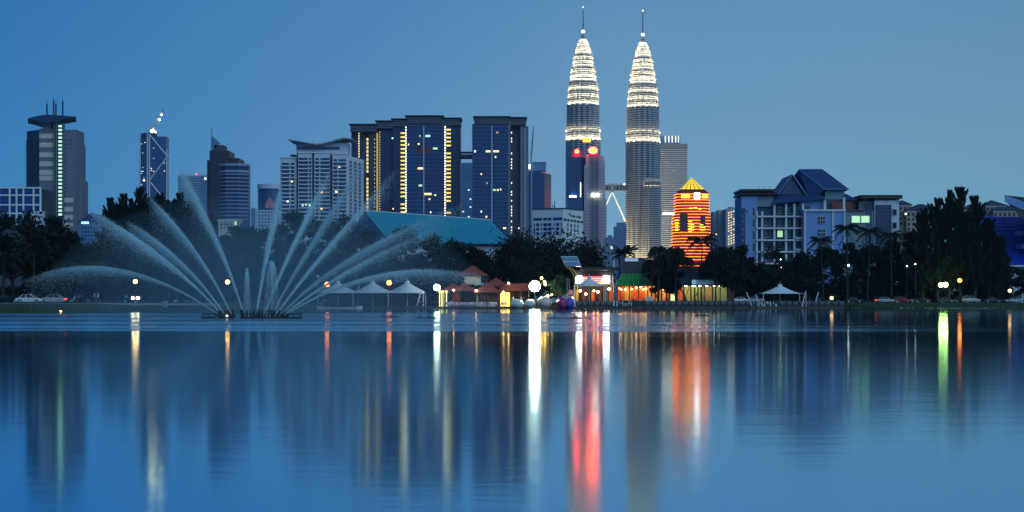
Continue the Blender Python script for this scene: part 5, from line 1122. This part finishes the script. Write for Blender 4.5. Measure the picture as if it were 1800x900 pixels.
# ------------------------------------------------------------------ fountain
FD = 158.0; fx = X(443, FD); fk = FD/F
fo = thing('fountain', 'floating lake fountain throwing a fan of arching water jets', 'fountain', (fx, FD, 0))
fp = lambda p, py, y=0: np.array(((p-443)*fk, y, CH+(530-py)*fk))
for p0, p1 in ((356,381),(385,413),(424,462),(466,500),(503,531)):
    c_ = (p0+p1)/2; w_ = (p1-p0)*fk; pn = MB().box(-w_/2, w_/2, -.5, .5, -.12, .16).build('pontoon', M['black'], fo, ((c_-443)*fk, 0, 0))
    MB().bar((-w_/2,-.45,.42),(w_/2,-.45,.42),.06).bar((-w_/2,.45,.42),(w_/2,.45,.42),.06).build('rail', M['dark'], pn)
    for s_ in (-1,0,1): MB().bar((s_*w_*.46,-.45,.1),(s_*w_*.46,-.45,.42),.06).build('stanchion', M['dark'], pn)
nm = MB().lathe([(.13,0),(.13,.15),(.09,.2),(.075,.75),(.05,.8)], 0, 0, 8).mesh('nozzle', M['black'])
wm = bpy.data.materials.new('falling_water'); wm.use_nodes = True; wt = wm.node_tree; wb = wt.nodes['Principled BSDF']
wb.inputs['Base Color'].default_value = (.8,.97,1,1); wb.inputs['Roughness'].default_value = .5
tr = wt.nodes.new('ShaderNodeBsdfTranslucent'); tr.inputs[0].default_value = (.8,.97,1,1); mxs = wt.nodes.new('ShaderNodeMixShader'); mxs.inputs[0].default_value = .5
wt.links.new(wb.outputs[0], mxs.inputs[1]); wt.links.new(tr.outputs[0], mxs.inputs[2]); tp_ = wt.nodes.new('ShaderNodeBsdfTransparent'); mx2 = wt.nodes.new('ShaderNodeMixShader'); mx2.inputs[0].default_value = .3
wt.links.new(mxs.outputs[0], mx2.inputs[1]); wt.links.new(tp_.outputs[0], mx2.inputs[2]); wt.links.new(mx2.outputs[0], wt.nodes['Material Output'].inputs[0])
def card_mesh(name, C, A, B_, m):
    """many small four-cornered flecks: centres C, half axes A and B_"""
    n = len(C); v = np.empty((n,4,3), np.float32); v[:,0] = C-A; v[:,1] = C-B_; v[:,2] = C+A; v[:,3] = C+B_
    me = bpy.data.meshes.new(name); me.vertices.add(n*4); me.vertices.foreach_set('co', v.ravel()); me.loops.add(n*4); me.loops.foreach_set('vertex_index', np.arange(n*4, dtype=np.int32))
    me.polygons.add(n); me.polygons.foreach_set('loop_start', np.arange(0,n*4,4,dtype=np.int32)); me.polygons.foreach_set('loop_total', np.full(n,4,np.int32))
    me.materials.append(m); me.update(calc_edges=True); return me
nr = np.random.default_rng(4)
def unit(v): return v/np.linalg.norm(v, axis=-1, keepdims=True)
def jet(p0, p1, p2, yend, N, s0=.05, s1=.5, fade=.55, drop=1.2, start=0):
    a, c_, d = fp(*p0), fp(p1[0],p1[1],yend*.4), fp(p2[0],p2[1],yend)
    N = int(N*6.5); t = nr.random(N); keep = nr.random(N) < (1-t)**fade*1.0+.03; t = t[keep]; n = len(t); t_ = t[:,None]
    P = (1-t_)**2*a+2*t_*(1-t_)*c_+t_**2*d; T = unit(2*(1-t_)*(c_-a)+2*t_*(d-c_))
    sg = (s0*.6+s1*.8*t**1.15)*np.where(nr.random(n) < .62, .36, 1.0); P = P+nr.normal(size=(n,3))*sg[:,None]*.62
    P[:,2] -= nr.exponential(1,n)*drop*t**2.2; P[:,2] = np.maximum(P[:,2], .02)
    dirv = unit(T+nr.normal(size=(n,3))*.12); sd_ = unit(np.cross(dirv, nr.normal(size=(n,3))))
    L_ = (.04+.11*nr.random(n))[:,None]; w_ = (.005+.006*nr.random(n))[:,None]
    o = inst(card_mesh('water_jet', P, dirv*L_, sd_*w_, wm), 'water_jet', fo); o['kind'] = 'stuff'
    dv = Vector(c_-a).normalized(); nz = inst(nm, 'nozzle', fo, tuple(a+np.array((0,0,-.25)))); nz.rotation_euler = dv.to_track_quat('Z','Y').to_euler(); nz.location.z = .1
    return o
JETS = [((388,556),(190,420),(15,492),5,9000,.05,.3,.7,1.0),((393,556),(296,438),(186,375),-6,9000,.05,.32,.45,.9),((397,556),(312,440),(205,384),4,7000,.05,.32,.6,.9),((408,556),(342,430),(238,338),6,9000,.05,.3,.5,.9),
        ((429,556),(395,420),(334,300),-5,11000,.06,.36,.45,.8),((450,556),(470,420),(488,322),2,9000,.08,.42,.55,.8),((463,556),(508,425),(570,290),5,7000,.05,.4,.6,.8),((477,556),(540,440),(648,285),-4,8000,.05,.42,.6,.8),
        ((484,556),(560,440),(690,290),5,7000,.05,.45,.7,.9),((492,556),(605,440),(815,366),-6,12000,.06,.5,.7,1.0),((496,556),(620,452),(790,388),5,5000,.06,.5,.9,1.0),((499,556),(672,438),(862,488),4,9000,.05,.36,.8,1.0)]
for j in JETS: jet(*j)
def bell(p, top, w_, N):
    th = nr.random(N)*2*np.pi; s_ = nr.random(N); h = (556-top)*fk; up = nr.random(N) < .5
    r_ = np.where(up, .12*s_, .15+.85*s_**1.0)*w_*fk; z = np.where(up, s_*h, h*(1-s_**2.2))*(.9+.1*nr.random(N)); r_ = r_*(.5+.5*nr.random(N))
    P = np.stack([(p-443)*fk+r_*np.cos(th), r_*np.sin(th), z+.1], 1); dirv = unit(np.stack([.25*np.cos(th),.25*np.sin(th),np.ones(N)],1)+nr.normal(size=(N,3))*.1); sd_ = unit(np.cross(dirv, nr.normal(size=(N,3))))
    o = inst(card_mesh('water_bell', P, dirv*(.05+.1*nr.random(N))[:,None], sd_*.008, wm), 'water_bell', fo); o['kind'] = 'stuff'; inst(nm, 'nozzle', fo, ((p-443)*fk,0,.05))
bell(434, 470, 8, 6000); bell(478, 457, 17, 9000)
for i, p in enumerate((392,399,404,411,426,440,447,454,460,470,488,503)): o = inst(nm, 'nozzle', fo, ((p-443)*fk, (-.3,.3)[i%2], .05)); o.rotation_euler = (0, R((p-443)*.45), 0)
MB().sphere((0,0,0), .12, n=8, m=5).build('deck_lamp', M['win_white'], fo, ((400-443)*fk,-.4,.25))
# ------------------------------------------------------------------ trees
def leafmat(n, c, v=.5): return mat(n, c, .75, var=v, scale=.35, spec=.2)
LM = {'dark': leafmat('leaf_dark', (.009,.015,.008)), 'mid': leafmat('leaf_mid', (.012,.026,.01)), 'green': leafmat('leaf_green', (.025,.06,.018)), 'needle': leafmat('leaf_needle', (.008,.015,.009)), 'palm': leafmat('leaf_palm', (.009,.016,.007))}
def crown_pts(rs, N, rx_, ry_, h0, h1, clumps, cr, flat=1.0, up=.0):
    """leaf positions in clumps spread through an uneven crown volume"""
    cs = []
    while len(cs) < clumps:
        d = unit(rs.normal(size=3)); d[2] = d[2]*.9+up; q = d*(.45+.5*rs.random()**.6)
        if q[2] < -.8: continue
        cs.append(q*np.array((rx_,ry_,(h1-h0)/2)) + np.array((0,0,(h0+h1)/2)))
    cs = np.array(cs); ci = rs.integers(0, clumps, N); rad = cr*(.5+.9*rs.random(clumps))
    P = cs[ci]+rs.normal(size=(N,3))*rad[ci][:,None]*np.array((.6,.6,.42*flat)); return cs, P
def limbs(mb, cs, h, r_, rs, bend=.6):
    mb.tube([(0,0,-.3),(rs.normal()*.1*bend,rs.normal()*.1*bend,h*.5),(rs.normal()*.2*bend,0,h)], r_, r_*.6, n=7)
    for c_ in cs[:14]: mb.tube([(0,0,h*(.7+.3*rs.random())), tuple((np.array((0,0,h))+c_)/2+np.array((0,0,-.3))), tuple(c_)], r_*.35, r_*.08, n=5)
    return mb
def shift(me_pts): return me_pts
def finish(t, P, A, B_, mb, m):
    inst(card_mesh('crown', P, A, B_, m), 'crown', t); mb.build('trunk', M['bark'], t)
def broad(label, p, top, wpx, D, base=None, N=6000, m='dark', seed=0, leaf=.42, bottom=.3, name='broadleaf_tree', clumps=26, group='broadleaf trees around the lake', z0=G, flat=1.0, asp=.8):
    if 560 < p < 1484 and D < 414: z0 = DKZ
    rs = np.random.default_rng(seed+int(p)*7+int(top)); H = Z(top,D)-z0; w_ = wpx*D/F/2
    t = thing(name, label, 'tree', (X(p,D), D, z0), group)
    cs, P = crown_pts(rs, N, w_*.98, w_*asp, H*bottom, H*1.06, clumps, max(.5, w_*.27), flat)
    n = len(P); d = unit(rs.normal(size=(n,3))); s_ = unit(np.cross(d, rs.normal(size=(n,3)))); L_ = (leaf*(.6+.8*rs.random(n)))[:,None]
    finish(t, P, d*L_, s_*L_*.5, limbs(MB(), cs, H*max(.12,bottom+.05), max(.12,H*.018), rs), LM[m]); return t
def feather(label, p, top, wpx, D, N=5200, seed=0, z0=G, m='needle', low=.12, group='feathery trees by the lake'):
    """casuarina: many thin upswept branches, each a plume of needle tufts"""
    rs = np.random.default_rng(seed+int(p)*3); H = Z(top,D)-z0; w_ = wpx*D/F/2; t = thing('casuarina_tree', label, 'tree', (X(p,D), D, z0), group)
    mb = MB().tube([(0,0,-.3),(.1,0,H*.5),(0,0,H*.94)], H*.016, .05, n=7); PP = []; TT = []
    nb = 95
    for i in range(nb):
        f = low+(.97-low)*(i/nb); a = rs.random()*6.28; reach = w_*(1-f)**.75*(.55+.6*rs.random())+.12; rise = min((1.2+rs.random()*1.6)*(.35+reach*.4)+H*.05*rs.random(), H*(1-f)*.95+.4)
        b0 = np.array((0,0,H*f)); b1 = np.array((reach*math.cos(a), reach*math.sin(a), min(H*1.0, H*f+rise))); mid = (b0+b1)/2+np.array((0,0,-rise*.15))
        mb.tube([tuple(b0),tuple(mid),tuple(b1)], .06, .015, n=3); k_ = N//nb; u = rs.random(k_)[:,None]**.7
        q = (1-u)**2*b0+2*u*(1-u)*mid+u**2*b1; q = q+rs.normal(size=(k_,3))*(.1+.3*(1-u*.75))*np.array((1,1,1.1))*(.45+.04*w_)*(1.25-.85*f); PP.append(q); TT.append(np.repeat((unit(b1-b0)*.6+np.array((0,0,.6)))[None], k_, 0))
    P = np.concatenate(PP); T = unit(np.concatenate(TT)+rs.normal(size=P.shape)*.4); n = len(P); s_ = unit(np.cross(T, rs.normal(size=(n,3)))); L_ = (.3+.4*rs.random(n))[:,None]
    finish(t, P, T*L_, s_*L_*.24, mb, LM[m]); return t
def palm(label, p, top, wpx, D, seed=0, z0=G, nf=20, group='palms by the lake', name='palm_tree', drop=1.0, tr=.17, lean=.5, fat=1.0):
    if 560 < p < 1484 and D < 414: z0 = DKZ
    rs = np.random.default_rng(seed+int(p)); H = Z(top,D)-z0; fl = wpx*D/F/2*1.15; hc = H-fl*.35; t = thing(name, label, 'tree', (X(p,D), D, z0), group)
    ln = rs.normal()*lean; mb = MB().tube([(ln,0,-.3),(ln*.6,0,hc*.4),(ln*.15,0,hc*.75),(0,0,hc)], tr*1.25, tr*.75, n=8); C = []; A = []; B_ = []
    for i in range(nf):
        a = i*2.4+rs.random()*.5; el = .95-1.25*(i/nf)+rs.normal()*.08; r0 = np.array((0,0,hc)); dh = np.array((math.cos(a),math.sin(a),0)); pts = []
        for s_ in np.linspace(0,1,9): pts.append(r0+dh*fl*s_*math.cos(el*.6)*(1-.12*s_*s_)+np.array((0,0,fl*(math.sin(el)*s_-.62*drop*s_*s_))))
        mb.tube([tuple(q) for q in pts], .045, .012, n=3)
        pts = np.array(pts)
        for s_ in np.linspace(.1,1,20):
            f = s_*8; k_ = min(7,int(f)); q = pts[k_]+(pts[k_+1]-pts[k_])*(f-k_); tg = unit(pts[k_+1]-pts[k_]); sd_ = unit(np.cross(tg,(0,0,1.))); ll = fl*.24*math.sin(math.pi*min(.95,.15+.8*s_))**.7+.06
            for sg in (-1,1):
                d = unit(sd_*sg+tg*.5+np.array((0,0,-.75*drop))+rs.normal(size=3)*.15); C.append(q+d*ll/2); A.append(d*ll/2); B_.append(tg*.11*fat+np.array((0,0,.03*fat)))
    finish(t, np.array(C), np.array(A), np.array(B_), mb, LM['palm']); return t
LABELS_1 = ['casuarina with a white lamp shining at its tip', 'casuarina standing right of the lamp-tipped one', 'tallest casuarina of the grove, before the braced tower', 'casuarina right under the braced tower front', 'casuarina before the plain pale blue tower', 'casuarina with its tip left of dark stepped tower', 'low casuarina behind the lamp-tipped one', 'low casuarina left of the tallest one', 'low casuarina right of the tallest one', 'low casuarina between braced tower and pale tower', 'low casuarina before pale tower foot', 'shortest casuarina of the grove, before dark stepped tower']
LABELS_2 = ['dark tree in front of the cream podium house', 'dark tree between podium house and round tower', 'tree right below the round tower', 'dark tree under left wing of white apartment block', 'dark tree under middle of white apartment block', 'tree under right wing of white apartment block', 'dark tree before the gable of turquoise hall', 'dark tree before the left end of turquoise roof', 'tree before the left middle of turquoise roof', 'dark tree before the middle of turquoise roof', 'tree before the right middle of turquoise roof', 'dark tree before right end of turquoise roof', 'lower tree between red pavilion and turquoise hall wall']
LABELS_3 = ['low shrubby tree behind the left fountain jets', 'low shrubby tree behind the small water bell', 'low shrubby tree behind the middle right jets', 'low shrubby tree behind first tent peak', 'low shrubby tree behind last two tent peaks', 'low shrubby tree beside pavilion left lamp']
LABELS_4 = ['dark tree at foot of institute stair tower', 'low dark tree below the dark institute recess', 'low dark tree below institute loggia windows', 'dark tree below the institute centre block edge', 'dark tree below the institute centre windows', 'dark tree below the green lit institute windows', 'dark tree below institute downpipes', 'dark tree below institute slate siding', 'dark tree between institute end and peach flats']
LABELS_5 = ['feathery tree beside the palms, lower than its neighbours', 'second feathery tree of right bank clump, next to the palms', 'slim feathery tree left of the tallest one', 'tallest feathery tree of right bank clump', 'broad feathery tree right of the tallest one', 'feathery tree overlapping the bright blue roof slope', 'lowest feathery tree, before foot of blue roof slope']
LABELS_6 = ['undergrowth tree behind the red estate car', 'undergrowth tree behind the greenish lamp pair', 'undergrowth tree behind silver off-roader', 'undergrowth tree below the blue roof edge']
LABELS_7 = ['shaggy palm touching the restaurant hood roof', 'tallest shaggy palm of the restaurant clump', 'shaggy palm in the middle of restaurant clump', 'shaggy palm over the green lit panel', 'shortest shaggy palm, beside coconut palm']
LABELS_8 = ['dark bushy tree beside the restaurant awning', 'dark bushy tree between awning and coconut palm']
# left bank
broad('big dark round tree at left edge of the bank before glass hall', 22, 372, 140, 300, m='dark', seed=1, N=5200, bottom=.22); broad('dark round tree beside office tower foot on the left bank', 90, 384, 90, 306, m='dark', seed=2, bottom=.22)
palm('low fan of palm fronds among left bank trees', 60, 420, 70, 290, nf=24, tr=.25, lean=.2); palm('shaggy palm beneath big dark tree at left edge', 8, 440, 70, 286, nf=22, tr=.25, lean=.2)
broad('green bush-like tree between left bank palms and feathery grove', 150, 424, 100, 325, m='mid', seed=3, bottom=.15); broad('low leafy tree over left lakeside path', 120, 470, 90, 285, m='mid', seed=4, bottom=.3, N=3000); broad('second low leafy tree over left lakeside path', 165, 462, 80, 288, m='green', seed=5, bottom=.3, N=3000)
broad('low spreading tree right of the amber park lamp', 300, 455, 110, 330, m='dark', seed=6, bottom=.1); broad('dark low tree behind the amber park lamp', 215, 440, 110, 335, m='mid', seed=7, bottom=.1)
for p, tp, w_ in ((193,350,80),(216,342,84),(247,331,90),(283,342,96),(318,341,96),(346,356,84),(206,362,80),(232,352,80),(265,350,90),(300,354,90),(334,362,90),(368,378,80)): feather(LABELS_1.pop(0), p, tp, w_, 425, N=14000, group='casuarina grove left of the fountain')
for p, tp, w_, m in ((385,396,80,'dark'),(425,388,70,'dark'),(466,384,72,'mid'),(508,371,66,'dark'),(545,374,62,'dark'),(582,378,66,'mid'),(622,374,70,'dark'),(665,402,72,'dark'),(708,404,76,'mid'),(748,408,70,'dark'),(790,412,70,'mid'),(828,428,60,'dark'),(858,446,60,'mid')):
    broad(LABELS_2.pop(0), p, tp, w_, 445+ (p%7)*4, m=m, seed=8, bottom=.1, N=8000, group='tree belt behind the fountain')
for p, tp, w_ in ((360,440,90),(440,450,90),(520,455,100),(600,450,100),(700,455,110),(770,455,90)): broad(LABELS_3.pop(0), p, tp, w_, 425, m='dark', seed=9, bottom=.02, N=5000, group='low trees behind the fountain')
for p in (580,610,640,670,700,725,750,772): broad('low clipped hedge bush behind the long tent', p, 519, 34, 412, m='mid', seed=10, bottom=.02, N=900, leaf=.25, clumps=10, name='hedge_bush', group='hedge bushes behind the tent')
broad('dark tree between the glass hall annex and left palms', 74, 428, 84, 345, m='dark', seed=28, bottom=.05)
# rain trees
broad('huge spreading rain tree with sky gaps behind the floodlight mast', 966, 424, 176, 440, m='dark', seed=11, N=14000, bottom=.4, clumps=46, leaf=.46, asp=.7); broad('dark tree left of the huge rain tree', 905, 425, 74, 436, m='dark', seed=12, bottom=.2)
broad('dark low tree under the huge rain tree', 920, 462, 90, 430, m='dark', seed=13, bottom=.05); broad('dark tree behind glass canopy arches', 985, 455, 90, 432, m='dark', seed=14, bottom=.05)
broad('small round green tree lit by the floodlight', 984, 484, 36, 396.5, m='green', seed=15, bottom=.25, N=2600, leaf=.2, z0=DKZ); broad('dark tree behind stage roof', 1050, 464, 70, 440, m='dark', seed=16, bottom=.05)
palm('fan-shaped palm standing over the restaurant hood', 1098, 434, 50, 416, nf=16, drop=.5, tr=.2, fat=2.2)
for p, tp in ((1147,450),(1158,427),(1172,440),(1186,429),(1203,446)): palm(LABELS_7.pop(0), p, tp, 44, 397+p%3, nf=40, drop=1.9, fat=1.5, group='palm clump by the restaurant', lean=.15)
palm('coconut palm standing before the orange tower', 1234, 409, 62, 409, nf=22, lean=.15); broad('dark tree right of the coconut palm', 1275, 440, 70, 440, m='dark', seed=17, bottom=.1); broad('dark tree left of institute stair tower', 1298, 432, 50, 452, m='dark', seed=18, bottom=.1)
broad('thin see-through tree before the institute loggias', 1360, 424, 60, 440, m='dark', seed=19, N=700, bottom=.3, clumps=18); 
for p, tp, w_ in ((1312,462,60),(1345,466,60),(1385,462,60),(1420,447,66),(1455,430,64),(1495,425,66),(1535,424,66),(1572,420,60),(1600,400,50)): broad(LABELS_4.pop(0), p, tp, w_, 440+(p%5)*3, m='dark', seed=20, bottom=.05, group='tree row below the institute')
palm('tall coconut palm over the trees before lit institute windows', 1489, 389, 56, 424); palm('coconut palm between the tallest palm and slate siding', 1529, 396, 50, 428); palm('coconut palm before institute end block', 1566, 403, 50, 426); palm('short coconut palm before institute middle windows', 1443, 412, 48, 424)
for p, tp, w_ in ((1622,368,84),(1648,350,96),(1668,336,80),(1688,331,100),(1714,346,104),(1740,386,90),(1757,424,64)): feather(LABELS_5.pop(0), p, tp, w_, 428, N=15000, group='feathery clump on the right bank')
for p, tp, w_ in ((1620,440,80),(1665,430,90),(1710,440,90),(1752,462,60)): broad(LABELS_6.pop(0), p, tp, w_, 436, m='dark', seed=21, bottom=.05, N=3600, group='undergrowth trees on the right bank')
broad('dark tree at right edge before the blue roofed hall', 1800, 468, 50, 430, m='dark', seed=22, bottom=.25, N=2400); broad('young tree with red-lit leaves beside the small orange lamp', 1758, 497, 20, 425, m='mid', seed=23, N=500, bottom=.4, leaf=.2)
for p in range(1180,1800,26): broad('dark hedge bush along the road behind parked cars', p, 506, 40, 441, m='dark', seed=24, bottom=.0, N=1000, clumps=10, name='hedge_bush', group='hedge bushes behind the parked cars')
for p in range(-40,900,30): broad('dark hedge bush in the long row behind the left trees', p, 497+(p*7)%9, 46, 458, m='dark', seed=26, bottom=.0, N=1300, clumps=12, name='hedge_bush', group='hedge bushes behind the left trees')
for p, tp in ((1156,446),(1190,440)): broad(LABELS_8.pop(0), p, tp, 40, 399.5, m='dark', seed=27, bottom=.12, N=3600, clumps=16, asp=.6, z0=DKZ, group='bushy trees inside the palm clump')
broad('dark tree overhanging the restaurant roof behind white fascia', 1258, 446, 56, 401, m='dark', seed=31, bottom=.5, N=4500); broad('dark tree at the right end of restaurant roof', 1287, 452, 48, 401, m='dark', seed=32, bottom=.3, N=4500)
# trunks standing in front of the lit restaurant
for i, p in enumerate((1163,1176,1190,1203,1222)):
    t = thing('bare_trunk', 'dark slanting tree trunk standing before the lit restaurant wall', 'tree', (X(p,399), 399, DKZ), 'trunks before the restaurant'); rs = np.random.default_rng(i)
    MB().tube([(0,0,0),(rs.normal()*.15,0,2),(rs.normal()*.4,0,4.6)], .24, .14, n=7).build('trunk', M['bark'], t); MB().tube([(0,0,2.4),(.7,0,3.4),(1.1,0,4.4)], .09, .04, n=5).build('branch', M['bark'], t)

# ------------------------------------------------------------------ mist of the fountain, evening haze
def volume(name, dens, col):
    m = bpy.data.materials.new(name); m.use_nodes = True; t = m.node_tree; t.nodes.remove(t.nodes['Principled BSDF']); v = t.nodes.new('ShaderNodeVolumePrincipled')
    v.inputs['Color'].default_value = (*col,1); v.inputs['Density'].default_value = dens; t.links.new(v.outputs[0], t.nodes['Material Output'].inputs['Volume']); return m
if MIST:
    for i, (sx, sy, sz) in enumerate(((23,13,12.5),(19.5,11,11),(16.5,9.5,9.4),(13,8,7.6),(9.5,6,5.5))):
        o = MB().sphere((0,0,0), 1, n=32, m=16).build('fountain_mist', volume('spray_mist', .009, (.5,.8,1)), smooth=True); o.location = (fx-.5, FD+11+i*.2, .3+i*.1); o.scale = (sx,sy,sz); tag(o, kind='stuff')
if HAZE:
    o = MB().box(-900, 900, -30, 3000, -1.5, 470).build('haze', volume('evening_haze', HAZE, (.6,.82,1))); tag(o, kind='stuff')
